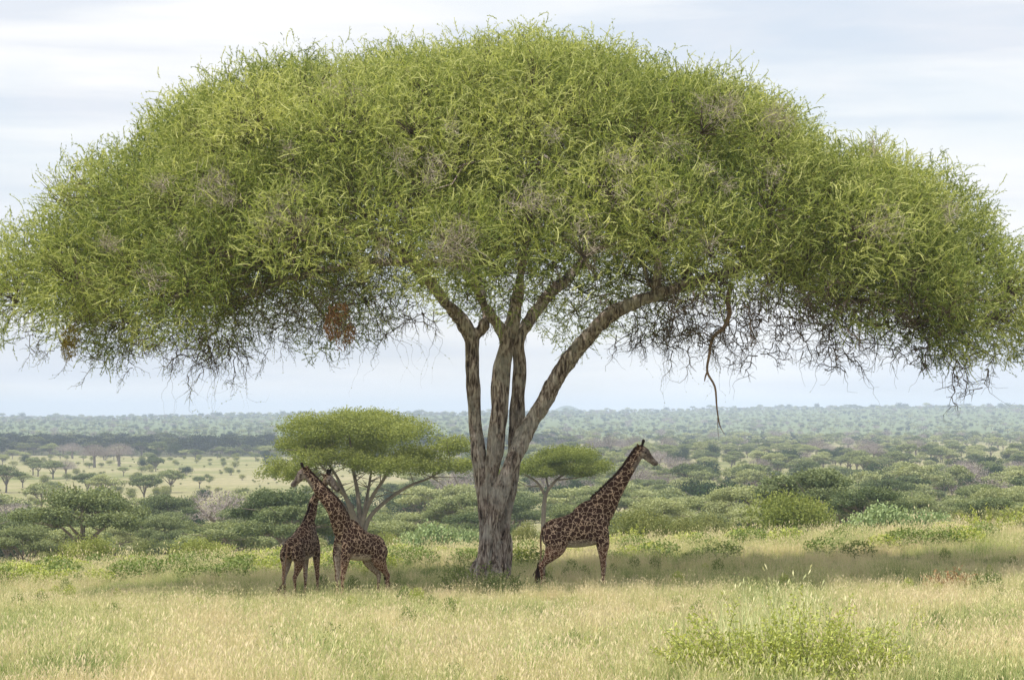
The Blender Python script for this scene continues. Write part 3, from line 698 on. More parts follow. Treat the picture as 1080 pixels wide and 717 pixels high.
    for rep in range(4):
        c_ = C_[k0:] + back[k0:] * (S_[k0:, 3] * .93)[:, None] + rc.normal(0, .010, (len(C_) - k0, 3))
        d_ = back[k0:] + T_[k0:] * .5 + rc.normal(0, .22, c_.shape)
        quads(c_ + norm(d_) * .035, d_, .12, .035, .5, rc, g_)
    link('mane', g_.mesh('mane', M['hair']), root)
    # tail: thin tapering tail with a black tuft
    g_ = Geo(); tl = catmull(np.array(tail), 5)
    frusta(tl[:-1, :3], tl[1:, :3], np.linspace(.045, .018, len(tl) - 1), np.linspace(.043, .017, len(tl) - 1), g_, 6)
    to_ = link('tail', g_.mesh('tail', M['coat_tail'], True), root)
    g_ = Geo(); e_ = tl[-1, :3]; td = norm(tl[-1, :3] - tl[-3, :3]); k_ = 260
    p_ = e_ + td * rc.uniform(-.05, .42, k_)[:, None] + rc.normal(0, .035, (k_, 3)); quads(p_, td + rc.normal(0, .18, (k_, 3)), .26, .035, .3, rc, g_)
    link('tail_tuft', g_.mesh('tail_tuft', M['hair']), to_)
    for sd in (1, -1):
        V_, Q_, T_2 = ellipsoid(hp(.17, .135 * sd, .065), (.028, .028, .028), 8)
        link('eye', make_mesh('eye', V_, [Q_, T_2], M['eye'], smooth=True), root)
M['coat_tail'] = simple_mat('tail_skin', (.22, .14, .09), .9, 8, .4)

def gplace(px, Y, yaw, s, label):
    x = px2x(px, Y); return empty('giraffe', (x, Y, gz(x, Y)), label, 'giraffe', 'giraffes standing in the shade of the big tree', yaw, s)
def loc(root, yaw, s, px, py, Y):
    """photo point at distance Y -> root-local"""
    p = (P(px, py, Y) - np.array(root.location)) / s; c, s_ = math.cos(-yaw), math.sin(-yaw)
    return np.array((p[0] * c - p[1] * s_, p[0] * s_ + p[1] * c, p[2]))
def vloc(yaw, v):
    c, s_ = math.cos(-yaw), math.sin(-yaw); return (v[0] * c - v[1] * s_, v[0] * s_ + v[1] * c, v[2])
# right one, side on, looking right
YR = 75.5; s1 = .93
g1 = gplace(606, YR, R(4), s1, 'giraffe on the right standing side on with its long neck stretched up to the right')
def nk(root, yaw, s, rows, first):
    r_ = list(first)
    for (px, py, Y, a, b) in rows: r_.append((*loc(root, yaw, s, px, py, Y), a, b))
    return r_
neck1 = nk(g1, R(4), s1, [(645, 520, YR, .33, .17), (654.5, 507.5, YR, .24, .14), (663, 495, YR, .19, .125), (670, 484, YR, .175, .11), (675, 476, YR, .15, .10)], [(.52, 0, 2.20, .46, .22), (.80, 0, 2.48, .47, .23)])
giraffe(g1, neck1, vloc(R(4), (1, -.05, -.62)), (0, 0, 1), [(.02, .0), (-.06, 0)], [(-.16, 0), (-.26, 0)], [(-1.0, 0, 1.95, 0, 0), (-1.08, 0, 1.6, 0, 0), (-1.07, 0, 1.1, 0, 0), (-1.13, .0, .72, 0, 0)], s1)
# middle one, three-quarter towards us, looking left
YM = 74.5; s2 = .81; y2 = math.pi + R(42)
g2 = gplace(381, YM, y2, s2, 'middle giraffe facing left with its neck crossing in front of its neighbour')
neck2 = nk(g2, y2, s2, [(353, 536, YM - .7, .33, .17), (342, 522, YM - .8, .265, .145), (333, 511, YM - .85, .205, .125), (326.5, 503, YM - .9, .165, .11), (322.5, 498.5, YM - .9, .14, .10)], [(.50, 0, 2.20, .45, .22), (.82, 0, 2.50, .44, .23)])
giraffe(g2, neck2, vloc(y2, (-1, -.15, -.78)), (0, 0, 1), [(.06, .0), (.0, 0)], [(-.30, -.05), (-.12, .05)], [(-1.0, 0, 1.95, 0, 0), (-1.10, 0, 1.5, 0, 0), (-1.10, 0, 1.0, 0, 0), (-1.16, .0, .70, 0, 0)], s2)
# left one, seen from behind
YL = 76.2; s3 = .81; y3 = R(68)
g3 = gplace(317, YL, y3, s3, 'leftmost giraffe seen from behind, its head hidden behind the other neck')
neck3 = nk(g3, y3, s3, [(325, 552, YL + .5, .33, .19), (329, 540, YL + .55, .26, .17), (331.5, 528, YL + .55, .22, .15), (339.5, 515, YL + .3, .18, .13), (345, 505, YL + .1, .14, .10)], [(.45, 0, 2.15, .46, .22), (.72, 0, 2.45, .44, .22)])
giraffe(g3, neck3, vloc(y3, (.85, -.5, -.62)), (0, 0, 1), [(-.15, .0), (.15, 0)], [(-.05, .0), (.12, .05)], [(-1.0, 0, 1.95, 0, 0), (-1.12, .03, 1.3, 0, 0), (-1.10, .1, .7, 0, 0), (-1.02, .32, .32, 0, 0)], s3)

# ------------------------------------------------------------------ background trees (meshes in unit metres, shared)
def acacia_mesh(seed, W, H, nleaf, lsize, lobes=None, stems_n=3, mat='bg_green', split=False):
    """umbrella acacia: several flat-topped plates on forking stems"""
    r_ = np.random.default_rng(seed); cg = Geo(); tg = Geo()
    if lobes is None:
        lobes = [(0, 0, H * .86, W * .34, W * .32, H * .15)]
        n_ = r_.integers(5, 8)
        for j in range(n_):
            a = (j + r_.uniform(-.3, .3)) / n_ * 6.283; q = W * r_.uniform(.22, .34); zz = H * r_.uniform(.62, .80)
            lobes.append((q * math.cos(a), q * math.sin(a), zz, W * r_.uniform(.15, .22), W * r_.uniform(.15, .22), H * r_.uniform(.09, .14)))
    ar = np.array([l[3] * l[4] for l in lobes]); ar = ar / ar.sum()
    for l, f_ in zip(lobes, ar):
        k = int(nleaf * f_); ns_ = 24
        # a plate is made of many small tufts of uneven size
        sc0 = norm(r_.normal(size=(ns_, 3))) * r_.uniform(.35, .95, ns_)[:, None]; sc0[:, 2] = np.abs(sc0[:, 2]) * .9 - .25
        srad = r_.uniform(.20, .48, ns_); wh = r_.choice(ns_, k, p=srad ** 2 / (srad ** 2).sum())
        v = norm(r_.normal(size=(k, 3))) * (r_.uniform(.1, 1, k) ** .5)[:, None]
        w3 = sc0[wh] + v * srad[wh][:, None] * np.array((1, 1, 1.5)) * (1 + .12 * r_.normal(size=k))[:, None]
        p = np.array(l[:3]) + w3 * np.array(l[3:])
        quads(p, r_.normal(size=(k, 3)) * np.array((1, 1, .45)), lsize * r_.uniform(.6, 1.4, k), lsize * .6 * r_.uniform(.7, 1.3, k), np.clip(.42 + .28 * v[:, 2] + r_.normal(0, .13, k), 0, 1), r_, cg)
    fork = np.array((r_.normal(0, .02) * W, 0, H * r_.uniform(.24, .34)))
    frusta(np.array([[0, 0, -.6], [fork[0] * .5, 0, fork[2] * .5]]), np.array([[fork[0] * .5, 0, fork[2] * .5], fork]), np.array([W * .030, W * .025]), np.array([W * .025, W * .023]), tg, 7)
    for l in lobes:
        e = np.array((l[0] * .75, l[1] * .75, l[2] - l[5] * .3)); m1 = fork + (e - fork) * np.array((.4, .4, .55)) + r_.normal(0, .02 * W, 3)
        frusta(np.array([fork, m1]), np.array([m1, e]), np.array([W * .016, W * .011]), np.array([W * .011, W * .005]), tg, 5)
        for _ in range(5):
            e2 = e + r_.normal(0, 1, 3) * np.array((l[3], l[4], l[5])) * .6; frusta((e * .6 + m1 * .4)[None], e2[None], W * .005, W * .002, tg, 4)
    if split: return cg, tg
    for V_, Q_, A_ in zip(tg.V, tg.Q, tg.A):
        cg.V.append(V_); cg.Q.append(Q_ + cg.n); cg.A.append(A_); cg.M.append(np.ones(len(Q_), int))
    return cg
def bush_geo(seed, W, H, nleaf, lsize, cl=9):
    r_ = np.random.default_rng(seed); cg = Geo(); tg = Geo()
    for j in range(cl):
        a = r_.uniform(0, 6.28); q = math.sqrt(r_.uniform()) * .62; c = np.array((q * math.cos(a) * W / 2, q * math.sin(a) * W / 2, H * (.48 + .26 * (1 - q) * r_.uniform(.6, 1.3))))
        if j == 0: c = np.array((0, 0, H * .62))
        rr = np.array((W * .24, W * .24, H * .36)) * r_.uniform(.75, 1.15); k = nleaf // cl
        v = norm(r_.normal(size=(k, 3))) * (r_.uniform(.1, 1, k) ** .4)[:, None]; p = c + v * rr * (1 + .14 * r_.normal(size=k))[:, None]
        p[:, 2] = np.abs(p[:, 2] )
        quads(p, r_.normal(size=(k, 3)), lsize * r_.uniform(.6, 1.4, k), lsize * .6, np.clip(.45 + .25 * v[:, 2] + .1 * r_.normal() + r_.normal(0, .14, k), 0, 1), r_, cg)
        b = np.array((r_.normal(0, .06 * W), r_.normal(0, .06 * W), -.3)); md = (b + c) / 2 + r_.normal(0, .04 * W, 3)
        frusta(np.array([b, md]), np.array([md, c + r_.normal(0, .1 * W, 3) * .5]), W * .010, W * .006, tg, 5)
    return cg, tg
def pink_geo(seed, W, H, ntw, lsize):
    """leafless rounded tree: stout trunk, a haze of pinkish-grey twigs"""
    r_ = np.random.default_rng(seed); cg = Geo(); tg = Geo()
    frusta(np.array([[0, 0, -.5]]), np.array([[0, 0, H * .4]]), W * .05, W * .035, tg, 8)
    for j in range(9):
        a = j / 9 * 6.28; e = np.array((math.cos(a) * W * .33, math.sin(a) * W * .33, H * r_.uniform(.55, .85))); f_ = np.array((0, 0, H * .38)); m_ = (e + f_) / 2 + r_.normal(0, .03 * W, 3)
        frusta(np.array([f_, m_]), np.array([m_, e]), np.array([W * .02, W * .012]), np.array([W * .012, W * .005]), tg, 5)
    v = norm(r_.normal(size=(ntw, 3))) * (r_.uniform(.1, 1, ntw) ** .5)[:, None]; v[:, 2] = np.abs(v[:, 2]) * 1.0 - .25
    p = np.array((0, 0, H * .55)) + v * np.array((W / 2, W / 2, H * .45)) * (1 + .08 * r_.normal(size=ntw))[:, None]
    quads(p, v + r_.normal(0, .6, (ntw, 3)), lsize * 1.6, lsize * .28, r_.uniform(0, 1, ntw), r_, cg)
    return cg, tg
def joined(pair):
    cg, tg = pair
    for V_, Q_, A_ in zip(tg.V, tg.Q, tg.A):
        cg.V.append(V_); cg.Q.append(Q_ + cg.n); cg.A.append(A_); cg.M.append(np.ones(len(Q_), int))
    return cg
def bake(name, geo, leaf): return geo.mesh(name, [M[leaf], M['bg_bark']])

# the two clear acacias behind
def place_tree(name, cg, tg, leafmat, x, Y, label, cat, group=None, z=None, rz=0., s=1., parts=('crown', 'trunk')):
    r_ = empty(name, (x, Y, gz(x, Y) if z is None else z), label, cat, group, rz, s)
    link(parts[0], cg.mesh(parts[0], M[leafmat]), r_); link(parts[1], tg.mesh(parts[1], M['bg_bark'], True), r_); return r_
YA = 215.0; kA = F / YA
def la(px, py, rx, ry, rz, dy=0): return ((px - 378) / kA, dy, (582 - py) / kA, rx / kA, ry / kA, rz / kA)
lob = [la(345, 452, 52, 60, 15), la(385, 444, 55, 60, 13, 2), la(415, 458, 45, 50, 16, -2), la(320, 470, 38, 50, 13, 2), la(300, 496, 27, 34, 13, -1), la(345, 482, 40, 40, 12, -3), la(400, 488, 48, 50, 12, -3), la(440, 478, 30, 40, 12, 1), la(475, 472, 26, 34, 12, 2), la(482, 490, 24, 30, 10, 0), la(365, 470, 60, 50, 16, 4), la(320, 500, 22, 28, 10, 3), la(452, 492, 22, 24, 9, -2)]
lob = [(a_, b_, c_, d_ * 1.08, e_, f_ * 1.35) for a_, b_, c_, d_, e_, f_ in lob]
cg, tg = acacia_mesh(21, 17, 11, 85000, .17, lob, split=True)
tg = Geo(); rt = np.random.default_rng(5)
zb_ = (582 - 556) / kA
stems_b = [[(378, 588, 0, .42), (377, 556, 0, .38), (366, 525, -.5, .2), (355, 500, -1, .13), (340, 480, -1, .08)], [(379, 586, .1, .35), (380, 550, .1, .28), (377, 520, .6, .2), (372, 495, 1, .15), (368, 460, 1, .08)],
           [(380, 586, 0, .35), (382, 552, 0, .26), (392, 525, 0, .19), (405, 505, 0, .15), (418, 480, 0, .09)], [(381, 580, .1, .3), (388, 549, .1, .22), (405, 530, .3, .18), (430, 513, .5, .14), (455, 503, 1, .09), (475, 488, 1, .06)],
           [(377, 580, 0, .3), (372, 548, 0, .22), (355, 525, .4, .16), (335, 510, 1, .10), (310, 503, 1, .07)], [(384, 540, .3, .2), (388, 515, 1.5, .14), (392, 485, 2, .08)], [(372, 535, .3, .2), (350, 500, -2, .12), (325, 475, -2, .07)]]
for st in stems_b:
    S_ = catmull(np.array([((a - 378) / kA, d, (582 - b) / kA, r_, r_) for a, b, d, r_ in st]), 4); frusta(S_[:-1, :3], S_[1:, :3], S_[:-1, 3] * .9, S_[1:, 3] * .9, tg, 7)
    for _ in range(14):
        i = rt.integers(len(S_) // 2, len(S_)); e = S_[i, :3] + rt.normal(0, 1, 3) * np.array((1.5, 1.5, .7)) + np.array((0, 0, .6)); frusta(S_[i:i + 1, :3], e[None], .05, .015, tg, 4)
place_tree('acacia_tree', cg, tg, 'bg_mid', px2x(378, YA), YA, 'many-stemmed spreading acacia directly behind the two left giraffes', 'tree', z=py2z(582, YA))
YB = 250.0; kB = F / YB
def lb(px, py, rx, ry, rz, dy=0): return ((px - 574) / kB, dy, (580 - py) / kB, rx / kB, ry / kB, rz / kB)
lob = [lb(600, 482, 34, 36, 11), lb(575, 488, 28, 30, 11, 1), lb(628, 492, 22, 24, 9, -1), lb(552, 494, 20, 24, 9, 0), lb(600, 496, 34, 30, 8, -1), lb(590, 478, 24, 24, 8, 2), lb(530, 500, 14, 18, 7, 1)]
lob = [(a_, b_, c_, d_ * 1.05, e_, f_ * 1.3) for a_, b_, c_, d_, e_, f_ in lob]
cg, tg = acacia_mesh(22, 10, 9, 42000, .15, lob, split=True); tg = Geo()
for st in [[(573, 588, 0, .28), (573, 555, 0, .24), (574, 530, 0, .22), (577, 518, 0, .18), (588, 505, .3, .12), (602, 496, .5, .07)], [(575, 522, 0, .15), (566, 508, 0, .12), (553, 500, 0, .07)], [(579, 516, 0, .12), (576, 502, 1, .09), (578, 488, 1, .05)], [(588, 506, .2, .08), (612, 503, 0, .06), (628, 496, -.5, .04)], [(568, 512, 0, .08), (556, 512, -.5, .05), (540, 503, -.5, .03)]]:
    S_ = catmull(np.array([((a - 574) / kB, d, (580 - b) / kB, r_, r_) for a, b, d, r_ in st]), 4); frusta(S_[:-1, :3], S_[1:, :3], S_[:-1, 3], S_[1:, 3], tg, 7)
place_tree('acacia_tree', cg, tg, 'bg_mid', px2x(574, YB), YB, 'small flat-topped acacia with one pale trunk just right of the big trunk', 'tree', z=py2z(580, YB))

# shared variants
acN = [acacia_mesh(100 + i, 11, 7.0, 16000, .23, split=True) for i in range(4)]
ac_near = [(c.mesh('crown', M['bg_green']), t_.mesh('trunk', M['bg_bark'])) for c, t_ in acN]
bN = [bush_geo(200 + i, 6.0, 3.4, 9000, .15, 11) for i in range(3)]
bush_near = [(c.mesh('foliage', M['bush']), t_.mesh('stems', M['bg_bark'])) for c, t_ in bN]
bush_bright = [(c.mesh('foliage', M['bg_mid']), t_.mesh('stems', M['bg_bark'])) for c, t_ in [bush_geo(230, 6.0, 3.4, 9000, .15, 10)]]
bush_pale = [(c.mesh('foliage', M['bush_pale']), t_.mesh('stems', M['bg_bark'])) for c, t_ in [bush_geo(220 + i, 6.0, 3.0, 5200, .26, 14) for i in range(2)]]
pinkN = [(c.mesh('twigs', M['bg_pink']), t_.mesh('trunk', M['bg_bark'])) for c, t_ in [pink_geo(240 + i, 14, 11, 9000, .25) for i in range(2)]]
def inst(name, pair, names, x, Y, sx, sz, rz, label, cat, group, dz=0.0):
    r_ = empty(name, (x, Y, gz(x, Y) + dz), label, cat, group, rz); r_.scale = (sx, sx, sz)
    for nm, me in zip(names, pair): link(nm, me, r_)
    return r_
taken = [(px2x(378, YA), YA, 9), (px2x(574, YB), YB, 5)]
def hand(kind, px, wpx, hpx, Y, label, v=0):
    """kind, photo centre column, crown width and full height in photo pixels, distance"""
    k = F / Y; x = px2x(px, Y); Wd = wpx / k; Hd = hpx / k
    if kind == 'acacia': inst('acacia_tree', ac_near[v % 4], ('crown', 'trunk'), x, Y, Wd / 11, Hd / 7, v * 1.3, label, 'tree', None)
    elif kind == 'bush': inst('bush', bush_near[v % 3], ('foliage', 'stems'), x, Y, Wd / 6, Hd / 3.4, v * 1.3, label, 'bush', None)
    elif kind == 'bright': inst('bush', bush_bright[0], ('foliage', 'stems'), x, Y, Wd / 6, Hd / 3.4, v * 1.3, label, 'bush', None)
    elif kind == 'pale': inst('bush', bush_pale[v % 2], ('foliage', 'stems'), x, Y, Wd / 6, Hd / 3.0, v * 1.3, label, 'bush', None)
    elif kind == 'pink': inst('leafless_tree', pinkN[v % 2], ('twigs', 'trunk'), x, Y, Wd / 14, Hd / 11, v * 1.3, label, 'tree', None)
    taken.append((x, Y, Wd / 2))
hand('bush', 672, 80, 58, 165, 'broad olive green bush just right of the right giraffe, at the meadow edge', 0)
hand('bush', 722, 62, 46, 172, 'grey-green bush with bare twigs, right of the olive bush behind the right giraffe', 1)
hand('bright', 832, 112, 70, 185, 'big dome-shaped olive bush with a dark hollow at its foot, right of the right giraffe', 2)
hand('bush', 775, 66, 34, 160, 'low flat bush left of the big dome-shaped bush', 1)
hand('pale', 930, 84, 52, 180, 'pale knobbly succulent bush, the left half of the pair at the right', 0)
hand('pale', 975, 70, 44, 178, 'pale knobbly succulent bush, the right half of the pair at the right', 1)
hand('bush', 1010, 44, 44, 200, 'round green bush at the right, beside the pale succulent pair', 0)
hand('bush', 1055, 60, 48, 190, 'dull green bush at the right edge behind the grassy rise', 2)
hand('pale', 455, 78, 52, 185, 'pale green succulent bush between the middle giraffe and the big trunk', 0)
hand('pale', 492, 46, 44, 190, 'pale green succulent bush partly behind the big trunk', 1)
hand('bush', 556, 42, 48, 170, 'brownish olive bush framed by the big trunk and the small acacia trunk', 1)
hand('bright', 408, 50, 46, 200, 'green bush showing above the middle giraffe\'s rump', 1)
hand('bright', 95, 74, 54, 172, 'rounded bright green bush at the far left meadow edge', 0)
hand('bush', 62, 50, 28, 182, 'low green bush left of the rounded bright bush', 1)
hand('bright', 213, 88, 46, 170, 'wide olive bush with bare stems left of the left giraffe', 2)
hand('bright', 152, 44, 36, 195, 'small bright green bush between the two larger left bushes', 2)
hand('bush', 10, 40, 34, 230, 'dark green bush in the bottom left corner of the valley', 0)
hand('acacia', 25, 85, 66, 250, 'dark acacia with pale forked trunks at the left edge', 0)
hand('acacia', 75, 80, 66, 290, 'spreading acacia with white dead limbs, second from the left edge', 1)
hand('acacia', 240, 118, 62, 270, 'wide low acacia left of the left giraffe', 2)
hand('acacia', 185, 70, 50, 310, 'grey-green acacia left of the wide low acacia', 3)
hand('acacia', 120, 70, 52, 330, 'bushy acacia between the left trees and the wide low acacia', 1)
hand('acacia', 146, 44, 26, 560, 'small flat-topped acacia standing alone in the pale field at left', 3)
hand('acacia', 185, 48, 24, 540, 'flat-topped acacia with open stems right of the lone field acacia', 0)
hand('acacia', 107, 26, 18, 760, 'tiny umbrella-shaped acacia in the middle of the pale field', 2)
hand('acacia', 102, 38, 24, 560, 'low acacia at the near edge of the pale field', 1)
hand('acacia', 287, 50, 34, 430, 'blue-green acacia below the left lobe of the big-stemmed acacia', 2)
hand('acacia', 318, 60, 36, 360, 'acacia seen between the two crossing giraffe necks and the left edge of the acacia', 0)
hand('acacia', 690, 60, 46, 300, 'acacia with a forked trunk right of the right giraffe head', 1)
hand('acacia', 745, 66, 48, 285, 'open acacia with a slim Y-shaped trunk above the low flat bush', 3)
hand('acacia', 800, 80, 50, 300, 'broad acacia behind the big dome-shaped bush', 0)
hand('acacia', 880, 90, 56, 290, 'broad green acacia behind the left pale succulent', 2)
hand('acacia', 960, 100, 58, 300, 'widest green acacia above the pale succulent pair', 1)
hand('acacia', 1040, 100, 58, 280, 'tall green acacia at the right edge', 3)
hand('pink', 18, 52, 34, 560, 'pinkish leafless tree at the left edge above the dark acacia', 0)
hand('pink', 70, 26, 22, 1100, 'small pinkish leafless tree at the far side of the pale field', 1)
hand('pink', 100, 34, 28, 1350, 'left one of two large pinkish leafless trees before the dark band', 0)
hand('pink', 126, 36, 28, 1380, 'right one of two large pinkish leafless trees before the dark band', 1)
hand('pink', 240, 34, 24, 620, 'greyish pink leafless tree left of the acacia behind the giraffes', 1)
hand('pink', 800, 34, 30, 900, 'greyish leafless tree with a rounded crown in the middle distance right', 0)

# scatter over the plain
rp = np.random.default_rng(42)
cell = {}
def clash(x, y, r):
    s_ = 25.0; i, j = int(x // s_), int(y // s_)
    for a in range(i - 1, i + 2):
        for b in range(j - 1, j + 2):
            for (X, Y, q) in cell.get((a, b), ()):
                if (X - x) ** 2 + (Y - y) ** 2 < ((q + r) * .72) ** 2: return True
    cell.setdefault((i, j), []).append((x, y, r)); return False
for t_ in taken: clash(*t_)
def density(px, Y):
    left = 1 - sstep(380, 560, px)
    d = .36 * (1 - .25 * (1 - sstep(300, 500, Y)))
    d = d * (1 - left * (.95 * sstep(540, 640, Y) * (1 - sstep(1500, 1700, Y))))       # pale field
    d = d * (1 - left * .45 * sstep(330, 450, Y) * (1 - sstep(700, 800, Y)))
    d = d * (1 - .55 * sstep(330, 480, px) * (1 - sstep(560, 640, px)) * (1 - sstep(700, 900, Y)))
    d = d * (1 - (1 - left) * .55 * sstep(800, 1000, Y) * (1 - sstep(1900, 2400, Y)))
    g = np.sin(px * .021 + Y * .011 + 1) * np.sin(Y * .0137 + px * .008)
    return np.clip(d * (1 + .45 * g), 0, 1)
cands = []
for Y0, Y1, n_ in ((235, 420, 900), (420, 800, 3800), (800, 1500, 7500), (1500, 2600, 9000), (2600, 7400, 26000)):
    Yc = np.sqrt(rp.uniform(Y0 ** 2, Y1 ** 2, n_)); pc = rp.uniform(-110, 1190, n_); ok = rp.uniform(size=n_) < density(pc, Yc)
    for Y, p_ in zip(Yc[ok], pc[ok]):
        x = px2x(p_, Y); u = rp.uniform(); right = float(sstep(520, 680, p_))
        if u < .50: kind = 'acacia'; r = rp.uniform(2.8, 7.0)
        elif u < .76: kind = 'bush'; r = rp.uniform(1.6, 3.2)
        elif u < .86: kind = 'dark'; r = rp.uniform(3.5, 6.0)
        elif u < .895 and Y > 420: kind = 'pink'; r = rp.uniform(4.5, 7.5)
        else: kind = 'bush'; r = rp.uniform(1.5, 2.6)
        if Y < 330 and kind in ('dark', 'pink'): kind = 'acacia'
        if p_ < 480 + 60 * math.sin(Y * .004) and 1750 + 150 * math.sin(p_ * .03) < Y < 2700 + 200 * math.sin(p_ * .021 + 1): kind = 'dark' if rp.uniform() < .75 else 'acacia'; r = rp.uniform(4, 9)  # darker trees fill this band so leaf colour deepens the cloud's shadow
        if Y < 2600 and clash(x, Y, r): continue
        cands.append((Y, x, r, kind, p_))
# small bushes dotted over the pale field
for _ in range(420):
    Y = rp.uniform(600, 1600); p_ = rp.uniform(-60, 520); x = px2x(p_, Y); r = .7 + 2.4 * rp.uniform() ** 3
    if not clash(x, Y, r): cands.append((Y, x, r, 'bush', p_))
for _ in range(240):      # taller trees standing up from the skyline
    Y = rp.uniform(6300, 7150); p_ = rp.uniform(-60, 1140); cands.append((Y, px2x(p_, Y), rp.uniform(5, 12), 'acacia' if rp.uniform() < .6 else 'dark', p_))
cands.sort()
def lod(name, geos, leaf): return [bake(name, g_, leaf) for g_ in geos]
far_m = {
 'acacia': lod('acacia_tree', [acacia_mesh(300 + i, 12, 7.5, 3600, .46) for i in range(4)], 'bg_green'),
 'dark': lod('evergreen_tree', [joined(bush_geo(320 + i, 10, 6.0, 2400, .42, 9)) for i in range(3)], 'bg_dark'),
 'bush': lod('bush', [joined(bush_geo(340 + i, 5, 3.0, 1500, .24, 8)) for i in range(3)], 'bush'),
 'pink': lod('leafless_tree', [joined(pink_geo(360 + i, 12, 9.5, 2600, .34)) for i in range(3)], 'bg_pink')}
base_w = {'acacia': 12, 'dark': 10, 'bush': 5, 'pink': 12}
CAT = {'acacia': ('acacia_tree', 'tree'), 'dark': ('evergreen_tree', 'tree'), 'bush': ('bush', 'bush'), 'pink': ('leafless_tree', 'tree')}
DESC = {'acacia': 'flat-topped acacia', 'dark': 'dark evergreen', 'bush': 'rounded green bush', 'pink': 'pinkish leafless tree'}
GRP = {'acacia': 'acacias scattered over the plain', 'dark': 'dark evergreens scattered over the plain', 'bush': 'small bushes scattered over the plain', 'pink': 'leafless trees scattered over the plain'}
num = dict.fromkeys(CAT, 0); rest = []; pend = []
def where(px, Y):
    hs = ((60, 'at the left edge'), (150, 'near the left edge'), (270, 'left of the two giraffes'), (420, 'behind the two giraffes'), (520, 'left of the big trunk'), (600, 'right of the big trunk'), (700, 'behind the right giraffe'), (800, 'right of the giraffes'), (900, 'above the big dome-shaped bush'), (1000, 'above the pale succulent bushes'), (9999, 'at the right edge'))
    h = next(b for a, b in hs if px < a)
    v = 'close behind the meadow' if Y < 300 else ('in near woodland' if Y < 380 else ('in middle woodland' if Y < 480 else ('halfway over the plain' if Y < 620 else ('beyond mid plain' if Y < 850 else 'far out'))))
    return v + ' ' + h
CAP = {'acacia': 280, 'dark': 110, 'bush': 280, 'pink': 90}
for (Y, x, r, kind, p_) in cands:
    inview = -5 < p_ < 1085
    if num[kind] < CAP[kind] and inview and Y < 1600:
        num[kind] += 1; nm, cat = CAT[kind]; rz = rp.uniform(0, 6.28)
        sw = {'acacia': (4.4, 5.6), 'dark': (4.2, 5.2), 'bush': (1.3, 2.3), 'pink': (5.2, 6.4)}[kind]; sw = 'small' if r < sw[0] else ('broad' if r > sw[1] else 'middling')
        lab = '%s %s %s' % (sw, DESC[kind], where(p_, Y)); lf_o = None
        sx = 2 * r / base_w[kind]; sz = sx * rp.uniform(.8, 1.3)
        if kind == 'acacia' and Y < 480:
            lf_o = inst(nm, ac_near[rp.integers(4)], ('crown', 'trunk'), x, Y, 2 * r / 11, sz, rz, lab, cat, GRP[kind])
        elif kind == 'bush' and Y < 480:
            lf_o = inst(nm, bush_near[rp.integers(3)], ('foliage', 'stems'), x, Y, 2 * r / 6, sz, rz, lab, cat, GRP[kind])
        else:
            o_ = link(nm, far_m[kind][rp.integers(len(far_m[kind]))], None, (x, Y, gz(x, Y))); o_.scale = (sx, sx, sz); o_.rotation_euler = (0, 0, rz); tag(o_, lab, cat, GRP[kind]); lf_o = o_
        pend.append((lab, p_, lf_o))
    else: rest.append((x, Y, r, kind, rp.uniform(0, 6.28)))
ORD = ['first', 'second', 'third', 'fourth', 'fifth', 'sixth', 'seventh', 'eighth', 'ninth', 'tenth', 'eleventh', 'twelfth']
byl = {}
for l_, p_, o_ in pend: byl.setdefault(l_, []).append((p_, o_))
for l_, ms in byl.items():
    ms.sort(key=lambda m: m[0])
    if 1 < len(ms) <= 12:
        for i, (p_, o_) in enumerate(ms): o_['label'] = l_.replace(', near the edge', '') + (', leftmost' if i == 0 else ', rightmost' if i == len(ms) - 1 else ', %s from left' % ORD[i])
print('individuals', num, 'rest', len(rest))

